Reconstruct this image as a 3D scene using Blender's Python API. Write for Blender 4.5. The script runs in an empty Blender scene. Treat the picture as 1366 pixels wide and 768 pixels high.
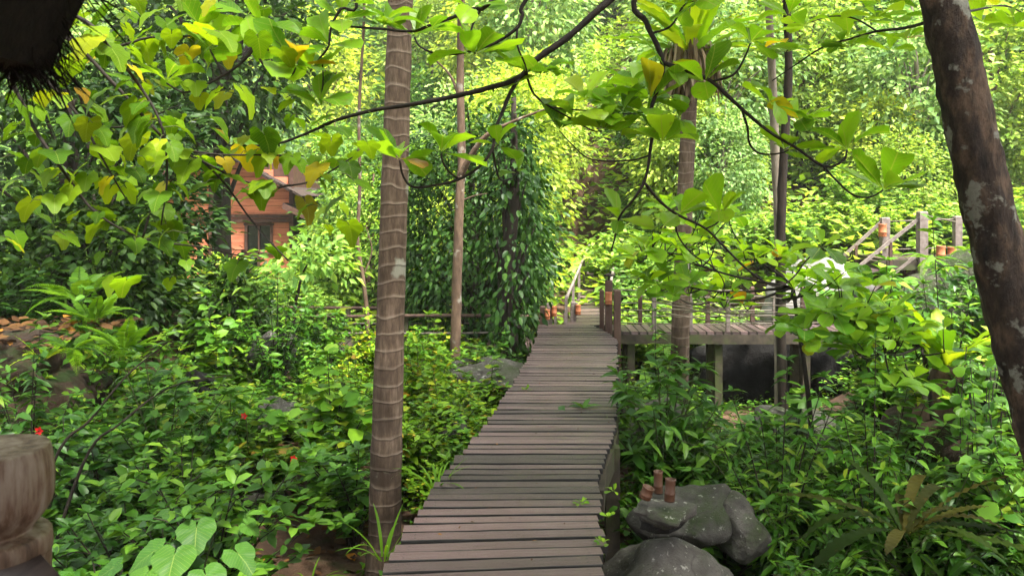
import bpy, math, random
import numpy as np
from mathutils import Vector, Matrix, noise as mnoise

R = math.radians
rnd = random.Random(7)
rng = np.random.default_rng(11)
scn = bpy.context.scene
COL = scn.collection

# ------------------------------------------------------------------ camera
H, F, YH = 2.1, 1062.0, 265.0          # eye height above the boardwalk, focal length (px), horizon row
cam_d = bpy.data.cameras.new('camera')
cam_d.sensor_width = 36.0
cam_d.lens = F / 1366.0 * 36.0
cam_d.shift_y = -(384.0 - YH) / 1366.0
cam_d.clip_end = 600.0
cam_d.clip_start = 0.05
cam_d.dof.use_dof = True
cam_d.dof.focus_distance = 7.5
cam_d.dof.aperture_fstop = 5.0
cam = bpy.data.objects.new('camera', cam_d)
COL.objects.link(cam)
cam.location = (0, 0, H)
cam.rotation_euler = (R(90), 0, 0)
scn.camera = cam

# ------------------------------------------------------------------ light
SUN_EL, SUN_AZ = R(66), R(138)
w = bpy.data.worlds.new('World'); scn.world = w; w.use_nodes = True
nt = w.node_tree; nt.nodes.clear()
sky = nt.nodes.new('ShaderNodeTexSky'); sky.sky_type = 'NISHITA'; sky.sun_disc = False
sky.sun_elevation = SUN_EL; sky.sun_rotation = SUN_AZ
sky.air_density = 1.0; sky.dust_density = 3.0
hs = nt.nodes.new('ShaderNodeHueSaturation'); hs.inputs['Saturation'].default_value = 0.12
bg = nt.nodes.new('ShaderNodeBackground'); bg.inputs['Strength'].default_value = 0.055
out = nt.nodes.new('ShaderNodeOutputWorld')
nt.links.new(sky.outputs[0], hs.inputs['Color']); nt.links.new(hs.outputs[0], bg.inputs['Color'])
nt.links.new(bg.outputs[0], out.inputs['Surface'])
sl = bpy.data.lights.new('sun', 'SUN'); sl.energy = 1.5; sl.angle = R(12); sl.color = (1.0, 0.95, 0.86)
so = bpy.data.objects.new('sun', sl); COL.objects.link(so)
sd = Vector((math.sin(SUN_AZ) * math.cos(SUN_EL), math.cos(SUN_AZ) * math.cos(SUN_EL), math.sin(SUN_EL)))
so.rotation_euler = sd.to_track_quat('Z', 'Y').to_euler()
so.location = (0, 0, 30)
vs = scn.view_settings
vs.view_transform = 'Standard'; vs.look = 'None'; vs.gamma = 1.0; vs.use_curve_mapping = False
vs.exposure = 3.7
cy = scn.cycles
cy.use_denoising = True
cy.max_bounces = 10; cy.diffuse_bounces = 3; cy.glossy_bounces = 3; cy.transmission_bounces = 6
cy.sample_clamp_indirect = 6.0
cy.use_adaptive_sampling = True; cy.adaptive_threshold = 0.015
cy.caustics_reflective = False; cy.caustics_refractive = False

# ------------------------------------------------------------------ helpers
def P(x, y, d):
    return Vector(((x - 683.0) / F * d, d, H - (y - YH) / F * d))

def tag(o, label=None, cat=None, group=None, kind=None):
    if label: o['label'] = label
    if cat: o['category'] = cat
    if group: o['group'] = group
    if kind: o['kind'] = kind
    return o

def thing(name, label, cat, loc=(0, 0, 0), rz=0.0, group=None):
    o = bpy.data.objects.new(name, None); COL.objects.link(o)
    o.empty_display_size = 0.1
    o.location = loc; o.rotation_euler = (0, 0, rz)
    return tag(o, label, cat, group)

def obj(name, me, mat=None, parent=None):
    if mat is not None and len(me.materials) == 0:
        me.materials.append(mat)
    o = bpy.data.objects.new(name, me); COL.objects.link(o)
    if parent is not None: o.parent = parent
    return o

def copy_tree(o, parent=None):
    c = o.copy(); COL.objects.link(c)
    if parent is not None: c.parent = parent
    for ch in list(o.children):
        copy_tree(ch, c)
    return c

class MB:
    """collects polygons"""
    def __init__(s): s.v = []; s.n = 0; s.f = []
    def add(s, V, faces):
        V = np.asarray(V, float).reshape(-1, 3)
        s.v.append(V)
        for f in faces:
            f = np.asarray(f, int)
            if f.ndim == 1: f = f.reshape(1, -1)
            s.f.append(f + s.n)
        s.n += len(V)
    def mesh(s, name, smooth=True):
        me = bpy.data.meshes.new(name)
        if not s.v: return me
        V = np.concatenate(s.v)
        me.vertices.add(len(V)); me.vertices.foreach_set('co', V.ravel())
        by = {}
        for f in s.f: by.setdefault(f.shape[1], []).append(f)
        loops = []; tot = []
        for k, fs in by.items():
            a = np.concatenate(fs); loops.append(a.ravel()); tot.append(np.full(len(a), k))
        loops = np.concatenate(loops); tot = np.concatenate(tot)
        start = np.concatenate([[0], np.cumsum(tot)[:-1]])
        me.loops.add(len(loops)); me.loops.foreach_set('vertex_index', loops.astype(np.int32))
        me.polygons.add(len(tot)); me.polygons.foreach_set('loop_start', start.astype(np.int32))
        me.polygons.foreach_set('loop_total', tot.astype(np.int32))
        me.polygons.foreach_set('use_smooth', np.full(len(tot), smooth))
        me.update(calc_edges=True)
        return me

def nrmz(a):
    return a / np.maximum(np.linalg.norm(a, axis=-1, keepdims=True), 1e-9)

def catmull(pts, n=5):
    pts = [np.asarray(p, float) for p in pts]
    if len(pts) < 3: return pts
    q = [2 * pts[0] - pts[1]] + pts + [2 * pts[-1] - pts[-2]]
    o = []
    for i in range(1, len(q) - 2):
        for k in range(n):
            t = k / n
            p0, p1, p2, p3 = q[i - 1], q[i], q[i + 1], q[i + 2]
            o.append(0.5 * (2 * p1 + (p2 - p0) * t + (2 * p0 - 5 * p1 + 4 * p2 - p3) * t * t + (3 * p1 - p0 - 3 * p2 + p3) * t ** 3))
    o.append(pts[-1])
    return o

def tube(mb, pts, radii, seg=6, bump=0.0, cap=True):
    pts = np.asarray([np.asarray(p, float) for p in pts]); n = len(pts)
    if np.isscalar(radii): radii = [radii] * n
    if len(radii) == 2 and n > 2: radii = np.linspace(radii[0], radii[1], n)
    T = np.gradient(pts, axis=0); T = nrmz(T)
    up = np.array([0.0, 0.0, 1.0]) if abs(T[0][2]) < 0.9 else np.array([1.0, 0, 0])
    x = nrmz(np.cross(up, T[0]))
    V = []
    a = np.arange(seg) * 2 * math.pi / seg
    for i in range(n):
        x = nrmz(x - T[i] * np.dot(x, T[i])); y = np.cross(T[i], x)
        r = radii[i]
        rr = r * (1 + bump * rng.normal(size=seg)) if bump else np.full(seg, r)
        V.append(pts[i] + np.outer(np.cos(a) * rr, x) + np.outer(np.sin(a) * rr, y))
    V = np.concatenate(V)
    i, j = np.meshgrid(np.arange(n - 1), np.arange(seg), indexing='ij')
    A = i * seg + j; B = i * seg + (j + 1) % seg
    Q = np.stack([A, B, B + seg, A + seg], -1).reshape(-1, 4)
    faces = [Q]
    if cap:
        faces.append(np.arange(seg)[::-1].reshape(1, -1)); faces.append((np.arange(seg) + (n - 1) * seg).reshape(1, -1))
    mb.add(V, faces)

def box(mb, c, s, rot=None):
    c = np.asarray(c, float); s = np.asarray(s, float) / 2
    V = np.array([[x, y, z] for x in (-1, 1) for y in (-1, 1) for z in (-1, 1)], float) * s
    if rot is not None: V = V @ np.array(rot).T
    mb.add(V + c, [[0, 1, 3, 2], [4, 6, 7, 5], [0, 4, 5, 1], [2, 3, 7, 6], [0, 2, 6, 4], [1, 5, 7, 3]])

def bar(mb, a, b, wx, wz):
    """square bar from a to b"""
    a = Vector(a); b = Vector(b); d = b - a
    q = d.to_track_quat('Y', 'Z').to_matrix()
    box(mb, (a + b) / 2, (wx, d.length, wz), q)

def bevel_box_mesh(name, bev=0.04, jitter=0.0, nseg=1, sd=0):
    """unit box (1x1x1) whose top long edges are eased; nseg cuts along x, jittered"""
    r = np.random.default_rng(sd); mb = MB()
    prof = [(-.5, -.5), (.5, -.5), (.5, .5 - bev * 1.2), (.5 - bev * .5, .5), (-.5 + bev * .5, .5), (-.5, .5 - bev * 1.2)]
    V = []; xs = np.linspace(-.5, .5, nseg + 1)
    for k, x in enumerate(xs):
        for (y, z) in prof:
            V.append((x, y + r.normal() * jitter, z + (r.normal() * jitter * 2 if z > 0 else 0)))
    m = len(prof); fs = []
    for k in range(nseg):
        for j in range(m):
            fs.append([k * m + j, k * m + (j + 1) % m, (k + 1) * m + (j + 1) % m, (k + 1) * m + j])
    fs.append(list(range(m))[::-1]); fs.append([nseg * m + j for j in range(m)])
    mb.add(V, fs)
    return mb.mesh(name, smooth=False)

# leaf templates: (verts, faces); leaf runs along +Y from 0 to 1, X is width, Z is normal
def tmpl_oval(w=.26, fold=.08, droop=.12, peak=.45):
    V = [(0, 0, 0), (-w * .85, peak - .18, fold), (0, peak - .15, 0), (w * .85, peak - .18, fold),
         (-w * .8, peak + .22, fold * .8 - droop * .4), (0, peak + .24, -droop * .4), (w * .8, peak + .22, fold * .8 - droop * .4), (0, 1, -droop)]
    tri = [(0, 2, 1), (0, 3, 2), (4, 5, 7), (5, 6, 7)]
    quad = [(1, 2, 5, 4), (2, 3, 6, 5)]
    return np.array(V, float), [np.array(tri), np.array(quad)]

def tmpl_dia(w=.28, fold=.10, droop=.12):
    V = [(0, 0, 0), (-w, .45, fold), (w, .45, fold), (0, 1, -droop)]
    return np.array(V, float), [np.array([(0, 3, 1), (0, 2, 3)])]

OVAL = tmpl_oval(); LANCE = tmpl_oval(w=.17, fold=.05, droop=.22, peak=.42); DIA = tmpl_dia(); ROUND = tmpl_oval(w=.36, fold=.06, droop=.16, peak=.45)

def leaves(mb, pos, dirs, nrms, size, tmpl, wj=0.2):
    pos = np.asarray(pos, float); N = len(pos)
    if N == 0: return
    d = nrmz(np.asarray(dirs, float)); x = nrmz(np.cross(d, nrms)); n = np.cross(x, d)
    size = np.broadcast_to(np.asarray(size, float), (N,))
    TV, TF = tmpl; K = len(TV)
    wjit = 1 + wj * rng.uniform(-1, 1, N)
    V = pos[:, None, :] + size[:, None, None] * ((TV[None, :, 0:1] * wjit[:, None, None]) * x[:, None, :] + TV[None, :, 1:2] * d[:, None, :] + TV[None, :, 2:3] * n[:, None, :])
    off = (np.arange(N) * K)[:, None, None]
    mb.add(V.reshape(-1, 3), [(f[None] + off).reshape(-1, f.shape[1]) for f in TF])

def rand_unit(n):
    return nrmz(rng.normal(size=(n, 3)))

# ------------------------------------------------------------------ materials
def nodes_of(name):
    m = bpy.data.materials.new(name); m.use_nodes = True
    t = m.node_tree; t.nodes.clear()
    o = t.nodes.new('ShaderNodeOutputMaterial')
    return m, t, o

def N(t, kind, **kw):
    n = t.nodes.new(kind)
    for k, v in kw.items():
        if k.startswith('i_'): n.inputs[k[2:].replace('_', ' ')].default_value = v
        else: setattr(n, k, v)
    return n

def ramp(t, stops, fac=None, interp='LINEAR'):
    n = t.nodes.new('ShaderNodeValToRGB'); cr = n.color_ramp; cr.interpolation = interp
    while len(cr.elements) > 1: cr.elements.remove(cr.elements[-1])
    cr.elements[0].position = stops[0][0]; cr.elements[0].color = (*stops[0][1], 1)
    for p, c in stops[1:]:
        e = cr.elements.new(p); e.color = (*c, 1)
    if fac is not None: t.links.new(fac, n.inputs[0])
    return n

def mth(t, op, a, b=None):
    n = t.nodes.new('ShaderNodeMath'); n.operation = op
    for i, q in enumerate((a, b)):
        if q is None: continue
        if isinstance(q, (int, float)): n.inputs[i].default_value = q
        else: t.links.new(q, n.inputs[i])
    return n.outputs[0]

def mixc(t, fac, a, b, mode='MIX'):
    n = t.nodes.new('ShaderNodeMix'); n.data_type = 'RGBA'; n.blend_type = mode
    for sock, q in ((n.inputs[0], fac), (n.inputs[6], a), (n.inputs[7], b)):
        if isinstance(q, (int, float)): sock.default_value = q
        elif isinstance(q, tuple): sock.default_value = (*q, 1)
        else: t.links.new(q, sock)
    return n.outputs[2]

def leafmat(name, stops, trans=.42, rough=.45, spec=.16, vein=0.0, tgain=(1.35, 1.25, .55), blotch=0.0):
    m, t, o = nodes_of(name)
    geo = N(t, 'ShaderNodeNewGeometry'); oi = N(t, 'ShaderNodeObjectInfo')
    f = mth(t, 'FRACT', mth(t, 'ADD', geo.outputs['Random Per Island'], mth(t, 'MULTIPLY', oi.outputs['Random'], 0.63)))
    c = ramp(t, stops, f).outputs[0]
    tc = N(t, 'ShaderNodeTexCoord')
    # slow drift of tone from sprig to sprig
    nz = N(t, 'ShaderNodeTexNoise', i_Scale=2.2, i_Detail=2.0)
    t.links.new(geo.outputs['Position'], nz.inputs['Vector'])
    drift = ramp(t, [(.3, (.62, .66, .7)), (.7, (1.25, 1.2, 1.05))], nz.outputs[0]).outputs[0]
    c = mixc(t, 1.0, c, drift, 'MULTIPLY')
    wn = N(t, 'ShaderNodeTexWhiteNoise', noise_dimensions='1D'); t.links.new(oi.outputs['Random'], wn.inputs['W'])
    c = mixc(t, 1.0, c, ramp(t, [(0, (.50, .58, .70)), (.5, (.92, .95, .95)), (1, (1.28, 1.15, .9))], wn.outputs['Value']).outputs[0], 'MULTIPLY')
    if vein:
        sep = N(t, 'ShaderNodeSeparateXYZ'); t.links.new(tc.outputs['Object'], sep.inputs[0])
        ax = mth(t, 'ABSOLUTE', sep.outputs[0])
        mid = mth(t, 'LESS_THAN', ax, 0.011)
        wv = mth(t, 'SINE', mth(t, 'MULTIPLY', mth(t, 'SUBTRACT', sep.outputs[1], mth(t, 'MULTIPLY', ax, 0.75)), 62.0))
        side = mth(t, 'MULTIPLY', mth(t, 'GREATER_THAN', wv, 0.955), 0.6)
        c = mixc(t, mth(t, 'MULTIPLY', mth(t, 'MAXIMUM', mid, side), vein), c, (.30, .36, .08))
    if blotch:
        n2 = N(t, 'ShaderNodeTexNoise', i_Scale=5.0, i_Detail=4.0, i_Roughness=.65)
        t.links.new(tc.outputs['Object'], n2.inputs['Vector'])
        bf = ramp(t, [(.60, (0, 0, 0)), (.68, (1, 1, 1))], n2.outputs[0]).outputs[0]
        c = mixc(t, mth(t, 'MULTIPLY', bf, blotch), c, (.13, .075, .02))
    p = N(t, 'ShaderNodeBsdfPrincipled'); t.links.new(c, p.inputs['Base Color'])
    p.inputs['Roughness'].default_value = rough; p.inputs['Specular IOR Level'].default_value = spec
    tr = N(t, 'ShaderNodeBsdfTranslucent')
    t.links.new(mixc(t, 1.0, c, tgain, 'MULTIPLY'), tr.inputs['Color'])
    mx = N(t, 'ShaderNodeMixShader'); mx.inputs[0].default_value = trans
    t.links.new(p.outputs[0], mx.inputs[1]); t.links.new(tr.outputs[0], mx.inputs[2])
    t.links.new(mx.outputs[0], o.inputs['Surface'])
    return m

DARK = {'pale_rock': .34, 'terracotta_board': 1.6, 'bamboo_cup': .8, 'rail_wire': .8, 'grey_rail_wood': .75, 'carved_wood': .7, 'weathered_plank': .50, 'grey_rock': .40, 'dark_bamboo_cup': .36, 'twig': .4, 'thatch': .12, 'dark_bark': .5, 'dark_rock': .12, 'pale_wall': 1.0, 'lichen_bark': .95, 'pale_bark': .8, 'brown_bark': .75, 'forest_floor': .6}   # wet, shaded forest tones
def surfmat(name, stops, scale=4.0, detail=6.0, rough=.8, bump=.3, stretch=(1, 1, 1), spec=.3, second=None, coord='Object', bscale=None, moss=None, island=0.0, objvar=0.0, bdist=.02, crack=0.0):
    """noise coloured surface; second=(stops, scale, lo, hi) overlays patches; moss=(colour, lo, hi) by upward normal and noise"""
    m, t, o = nodes_of(name)
    k_ = DARK.get(name, .55); mul = lambda c_: tuple(v_ * k_ for v_ in c_)
    stops = [(p_, mul(c_)) for p_, c_ in stops]
    if second: second = (mul(second[0]),) + tuple(second[1:])
    if moss: moss = (mul(moss[0]),) + tuple(moss[1:])
    tc = N(t, 'ShaderNodeTexCoord'); geo = N(t, 'ShaderNodeNewGeometry'); oi = N(t, 'ShaderNodeObjectInfo')
    mp = N(t, 'ShaderNodeMapping'); mp.inputs['Scale'].default_value = stretch
    src = geo.outputs['Position'] if coord == 'World' else tc.outputs[coord]
    t.links.new(src, mp.inputs['Vector'])
    vec = mp.outputs[0]
    if objvar:
        va = N(t, 'ShaderNodeVectorMath', operation='ADD')
        sc = N(t, 'ShaderNodeVectorMath', operation='SCALE'); sc.inputs[0].default_value = (31.7, 17.3, 9.1)
        t.links.new(oi.outputs['Random'], sc.inputs['Scale'])
        t.links.new(vec, va.inputs[0]); t.links.new(sc.outputs[0], va.inputs[1]); vec = va.outputs[0]
    nz = N(t, 'ShaderNodeTexNoise', i_Scale=scale, i_Detail=detail, i_Roughness=.62); t.links.new(vec, nz.inputs['Vector'])
    c = ramp(t, stops, nz.outputs[0]).outputs[0]
    if second:
        n2 = N(t, 'ShaderNodeTexNoise', i_Scale=second[1], i_Detail=5.0, i_Roughness=.6); t.links.new(src, n2.inputs['Vector'])
        fac = ramp(t, [(second[2], (0, 0, 0)), (second[3], (1, 1, 1))], n2.outputs[0]).outputs[0]
        c = mixc(t, fac, c, second[0])
    if moss:
        n3 = N(t, 'ShaderNodeTexNoise', i_Scale=moss[3] if len(moss) > 3 else 3.0, i_Detail=6.0, i_Roughness=.7); t.links.new(src, n3.inputs['Vector'])
        sp = N(t, 'ShaderNodeSeparateXYZ'); t.links.new(geo.outputs['Normal'], sp.inputs[0])
        fac = mth(t, 'ADD', n3.outputs[0], mth(t, 'MULTIPLY', sp.outputs[2], moss[4] if len(moss) > 4 else .15))
        fac = ramp(t, [(moss[1], (0, 0, 0)), (moss[2], (1, 1, 1))], fac).outputs[0]
        c = mixc(t, fac, c, moss[0])
    if crack:
        vo = N(t, 'ShaderNodeTexVoronoi', feature='DISTANCE_TO_EDGE', i_Scale=crack); nd = N(t, 'ShaderNodeTexNoise', i_Scale=crack * 2.2, i_Detail=4.0)
        t.links.new(src, nd.inputs['Vector']); vm = N(t, 'ShaderNodeVectorMath', operation='MULTIPLY_ADD'); vm.inputs[1].default_value = (.35, .35, .35)
        t.links.new(nd.outputs['Color'], vm.inputs[0]); t.links.new(src, vm.inputs[2]); t.links.new(vm.outputs[0], vo.inputs['Vector'])
        c = mixc(t, ramp(t, [(0, (.55, .55, .55)), (.022, (0, 0, 0))], vo.outputs['Distance']).outputs[0], c, (.02, .017, .013))
        nl = N(t, 'ShaderNodeTexNoise', i_Scale=19.0, i_Detail=5.0, i_Roughness=.7); t.links.new(src, nl.inputs['Vector'])
        c = mixc(t, ramp(t, [(.60, (0, 0, 0)), (.66, (.55, .55, .55))], nl.outputs[0]).outputs[0], c, (.30, .30, .26))
        c = mixc(t, ramp(t, [(.34, (.8, .8, .8)), (.42, (0, 0, 0))], nl.outputs[0]).outputs[0], c, (.035, .03, .024))
    if island or objvar:
        f = mth(t, 'ADD', mth(t, 'MULTIPLY', geo.outputs['Random Per Island'], island), mth(t, 'MULTIPLY', oi.outputs['Random'], objvar))
        v = mth(t, 'ADD', f, 1.0 - .5 * (island + objvar))
        cmb = N(t, 'ShaderNodeCombineColor'); 
        for k in range(3): t.links.new(v, cmb.inputs[k])
        c = mixc(t, 1.0, c, cmb.outputs[0], 'MULTIPLY')
    p = N(t, 'ShaderNodeBsdfPrincipled'); t.links.new(c, p.inputs['Base Color'])
    p.inputs['Roughness'].default_value = rough; p.inputs['Specular IOR Level'].default_value = spec
    if bump:
        b = N(t, 'ShaderNodeBump'); b.inputs['Strength'].default_value = bump; b.inputs['Distance'].default_value = bdist
        if bscale:
            n4 = N(t, 'ShaderNodeTexNoise', i_Scale=bscale, i_Detail=8.0, i_Roughness=.7); t.links.new(vec, n4.inputs['Vector']); t.links.new(n4.outputs[0], b.inputs['Height'])
        else: t.links.new(nz.outputs[0], b.inputs['Height'])
        t.links.new(b.outputs[0], p.inputs['Normal'])
    t.links.new(p.outputs[0], o.inputs['Surface'])
    return m

M = {}
# foliage
M['almond'] = leafmat('almond_leaf', [(0, (.13, .30, 0.0110)), (.55, (.19, .40, 0.0165)), (.975, (.25, .44, 0.0193)), (.99, (.42, .40, 0.0165)), (1, (.55, .26, 0.0110))], trans=.55, rough=.36, spec=.3, vein=.6, blotch=.35)
M['almond_low'] = leafmat('almond_low_leaf', [(0, (.10, .26, 0.0165)), (.6, (.17, .36, 0.0220)), (.97, (.24, .42, 0.0275)), (1, (.45, .38, 0.0165))], trans=.42, rough=.30, vein=.5)
M['hibiscus'] = leafmat('mallow_leaf', [(0, (.07, .17, .005)), (.4, (.12, .25, .007)), (.88, (.19, .32, .009)), (.95, (.30, .35, .012)), (.985, (.45, .36, .016)), (1, (.32, .15, .016))], trans=.55, rough=.5, vein=.4, blotch=.15)
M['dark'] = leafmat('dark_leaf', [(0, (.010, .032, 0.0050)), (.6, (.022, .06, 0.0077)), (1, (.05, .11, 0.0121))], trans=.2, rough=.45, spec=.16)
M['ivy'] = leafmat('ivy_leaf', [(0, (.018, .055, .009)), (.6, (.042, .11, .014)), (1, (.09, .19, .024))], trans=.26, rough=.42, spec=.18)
M['far_a'] = leafmat('far_green_leaf', [(0, (.09, .20, .03)), (.6, (.21, .38, .065)), (1, (.40, .56, .13))], trans=.42, rough=.5)
M['far_b'] = leafmat('far_pale_leaf', [(0, (.14, .27, .07)), (.6, (.30, .46, .14)), (1, (.52, .64, .26))], trans=.42, rough=.5, tgain=(1.2, 1.2, .8))
M['far_c'] = leafmat('far_yellow_leaf', [(0, (.16, .28, .035)), (.6, (.32, .46, .075)), (1, (.52, .62, .14))], trans=.45, rough=.5, tgain=(1.3, 1.22, .65))
M['far_d'] = leafmat('far_deep_leaf', [(0, (.04, .11, 0.0165)), (.6, (.08, .19, 0.0248)), (1, (.15, .28, 0.0385))], trans=.35, rough=.45)
M['shrub_a'] = leafmat('shrub_leaf', [(0, (.04, .13, .010)), (.5, (.085, .22, .016)), (.9, (.16, .32, .025)), (1, (.30, .37, .03))], trans=.24, rough=.42, spec=.2)
M['shrub_b'] = leafmat('shrub_yellow_leaf', [(0, (.07, .17, .010)), (.5, (.13, .26, .015)), (.85, (.21, .34, .02)), (.95, (.38, .38, .03)), (1, (.42, .24, .04))], trans=.28, rough=.36)
M['shrub_c'] = leafmat('shrub_deep_leaf', [(0, (.025, .085, .009)), (.6, (.055, .155, .014)), (1, (.13, .27, .025))], trans=.28, rough=.4, spec=.25)
M['fern'] = leafmat('fern_leaf', [(0, (.09, .22, 0.0110)), (1, (.17, .34, 0.0165))], trans=.42, rough=.45)
M['nest'] = leafmat('nest_fern_leaf', [(0, (.16, .34, 0.0110)), (.6, (.24, .42, 0.0138)), (1, (.38, .48, 0.0165))], trans=.5, rough=.35)
M['nest_old'] = leafmat('nest_fern_old_leaf', [(0, (.018, .038, .004)), (.55, (.036, .055, .006)), (1, (.06, .05, .013))], trans=.3, rough=.6, spec=.08, blotch=.55)
M['taro'] = leafmat('heart_leaf', [(0, (.035, .11, .014)), (1, (.06, .16, .02))], trans=.28, rough=.5, vein=.35)
M['cover'] = leafmat('ground_cover_leaf', [(0, (.05, .14, 0.0110)), (.5, (.10, .24, 0.0165)), (1, (.21, .36, 0.0275))], trans=.28, rough=.4)
M['vine'] = leafmat('vine_leaf', [(0, (.05, .14, 0.0165)), (1, (.11, .25, 0.0220))], trans=.35, rough=.35)
M['skirt'] = leafmat('dead_frond', [(0, (.09, .06, .04)), (.6, (.22, .17, .13)), (1, (.38, .32, .27))], trans=.15, rough=.9, spec=.1, tgain=(1, .9, .7))
M['litter'] = leafmat('fallen_leaf', [(0, (.03, .015, .009)), (.6, (.08, .04, .02)), (.93, (.15, .08, .03)), (1, (.40, .18, .03))], trans=.1, rough=.7, tgain=(1, .8, .6))
M['petal'] = leafmat('red_petal', [(0, (.55, .012, .02)), (1, (.75, .03, .03))], trans=.3, rough=.5, tgain=(1.1, .6, .6))
# bark and wood
def palm_mat():
    m, t, o = nodes_of('palm_bark')
    tc = N(t, 'ShaderNodeTexCoord'); geo = N(t, 'ShaderNodeNewGeometry')
    sep = N(t, 'ShaderNodeSeparateXYZ'); t.links.new(tc.outputs['Object'], sep.inputs[0])
    nz = N(t, 'ShaderNodeTexNoise', i_Scale=2.6, i_Detail=3.0); t.links.new(tc.outputs['Object'], nz.inputs['Vector'])
    z = mth(t, 'ADD', mth(t, 'MULTIPLY', sep.outputs[2], 7.5), mth(t, 'MULTIPLY', nz.outputs[0], 1.3))
    fr = mth(t, 'FRACT', z)
    mp = N(t, 'ShaderNodeMapping'); mp.inputs['Scale'].default_value = (26, 26, 5); t.links.new(tc.outputs['Object'], mp.inputs['Vector'])
    n2 = N(t, 'ShaderNodeTexNoise', i_Scale=1.0, i_Detail=7.0, i_Roughness=.7); t.links.new(mp.outputs[0], n2.inputs['Vector'])
    base = ramp(t, [(.28, (.030, .019, .012)), (.5, (.085, .058, .040)), (.72, (.17, .125, .092))], n2.outputs[0]).outputs[0]
    ring = ramp(t, [(0, (1, 1, 1)), (.06, (.5, .5, .5)), (.16, (0, 0, 0)), (.90, (0, 0, 0)), (1, (.8, .8, .8))], fr).outputs[0]
    rn = N(t, 'ShaderNodeTexNoise', i_Scale=7.0, i_Detail=3.0); t.links.new(tc.outputs['Object'], rn.inputs['Vector'])
    c = mixc(t, mth(t, 'MULTIPLY', ring, mth(t, 'SUBTRACT', mth(t, 'MULTIPLY', rn.outputs[0], 2.4), .45)), base, (.19, .15, .115))
    n3 = N(t, 'ShaderNodeTexNoise', i_Scale=3.2, i_Detail=6.0); t.links.new(tc.outputs['Object'], n3.inputs['Vector'])
    low = ramp(t, [(.0, (1, 1, 1)), (.5, (0, 0, 0))], mth(t, 'MULTIPLY', sep.outputs[2], .13)).outputs[0]
    c = mixc(t, mth(t, 'MULTIPLY', low, ramp(t, [(.42, (0, 0, 0)), (.58, (1, 1, 1))], n3.outputs[0]).outputs[0]), c, (.022, .014, .009))
    c = mixc(t, ramp(t, [(.63, (0, 0, 0)), (.68, (.8, .8, .8))], n3.outputs[0]).outputs[0], c, (.20, .20, .16))
    p = N(t, 'ShaderNodeBsdfPrincipled'); t.links.new(c, p.inputs['Base Color']); p.inputs['Roughness'].default_value = .85; p.inputs['Specular IOR Level'].default_value = .2
    hgt = mth(t, 'ADD', mth(t, 'MULTIPLY', ring, .6), mth(t, 'MULTIPLY', n2.outputs[0], .5))
    b = N(t, 'ShaderNodeBump'); b.inputs['Strength'].default_value = .7; b.inputs['Distance'].default_value = .012
    t.links.new(hgt, b.inputs['Height']); t.links.new(b.outputs[0], p.inputs['Normal'])
    t.links.new(p.outputs[0], o.inputs['Surface'])
    return m
M['palm'] = palm_mat()
M['lichen_bark'] = surfmat('lichen_bark', [(.34, (.014, .010, .008)), (.5, (.05, .034, .024)), (.62, (.13, .085, .055)), (.75, (.19, .13, .09))], scale=9, detail=12, rough=.95, bump=1.0, stretch=(1.2, 1.2, .5), second=((.24, .24, .195), 5.5, .565, .61), bscale=22, bdist=.08)
M['bark_dark'] = surfmat('dark_bark', [(.3, (.016, .011, .008)), (.7, (.065, .045, .03))], scale=14, rough=.9, bump=.6, stretch=(1, 1, .4))
M['bark_brown'] = surfmat('brown_bark', [(.3, (.06, .035, .022)), (.7, (.20, .13, .085))], scale=12, rough=.9, bump=.6, stretch=(1, 1, .35), second=((.30, .27, .22), 5, .58, .66))
M['bark_pale'] = surfmat('pale_bark', [(.3, (.14, .11, .08)), (.7, (.34, .29, .23))], scale=12, rough=.9, bump=.4, stretch=(1, 1, .35))
M['twig'] = surfmat('twig', [(.3, (.014, .010, .008)), (.7, (.055, .035, .022))], scale=22, rough=.75, bump=.4)
M['stem_green'] = surfmat('green_stem', [(.3, (.05, .07, .02)), (.7, (.11, .12, .04))], scale=14, rough=.7, bump=.2)
M['plank'] = surfmat('weathered_plank', [(.22, (.050, .026, .025)), (.45, (.118, .069, .067)), (.6, (.185, .118, .115)), (.8, (.29, .205, .205))], scale=3.0, detail=10, rough=.44, bump=.5, stretch=(1.3, 16, 16), spec=.5, second=((.225, .172, .172), 1.3, .48, .72), objvar=1.0, bdist=.008, moss=((.10, .13, .035), .74, .84, 1.5, .02))
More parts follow.
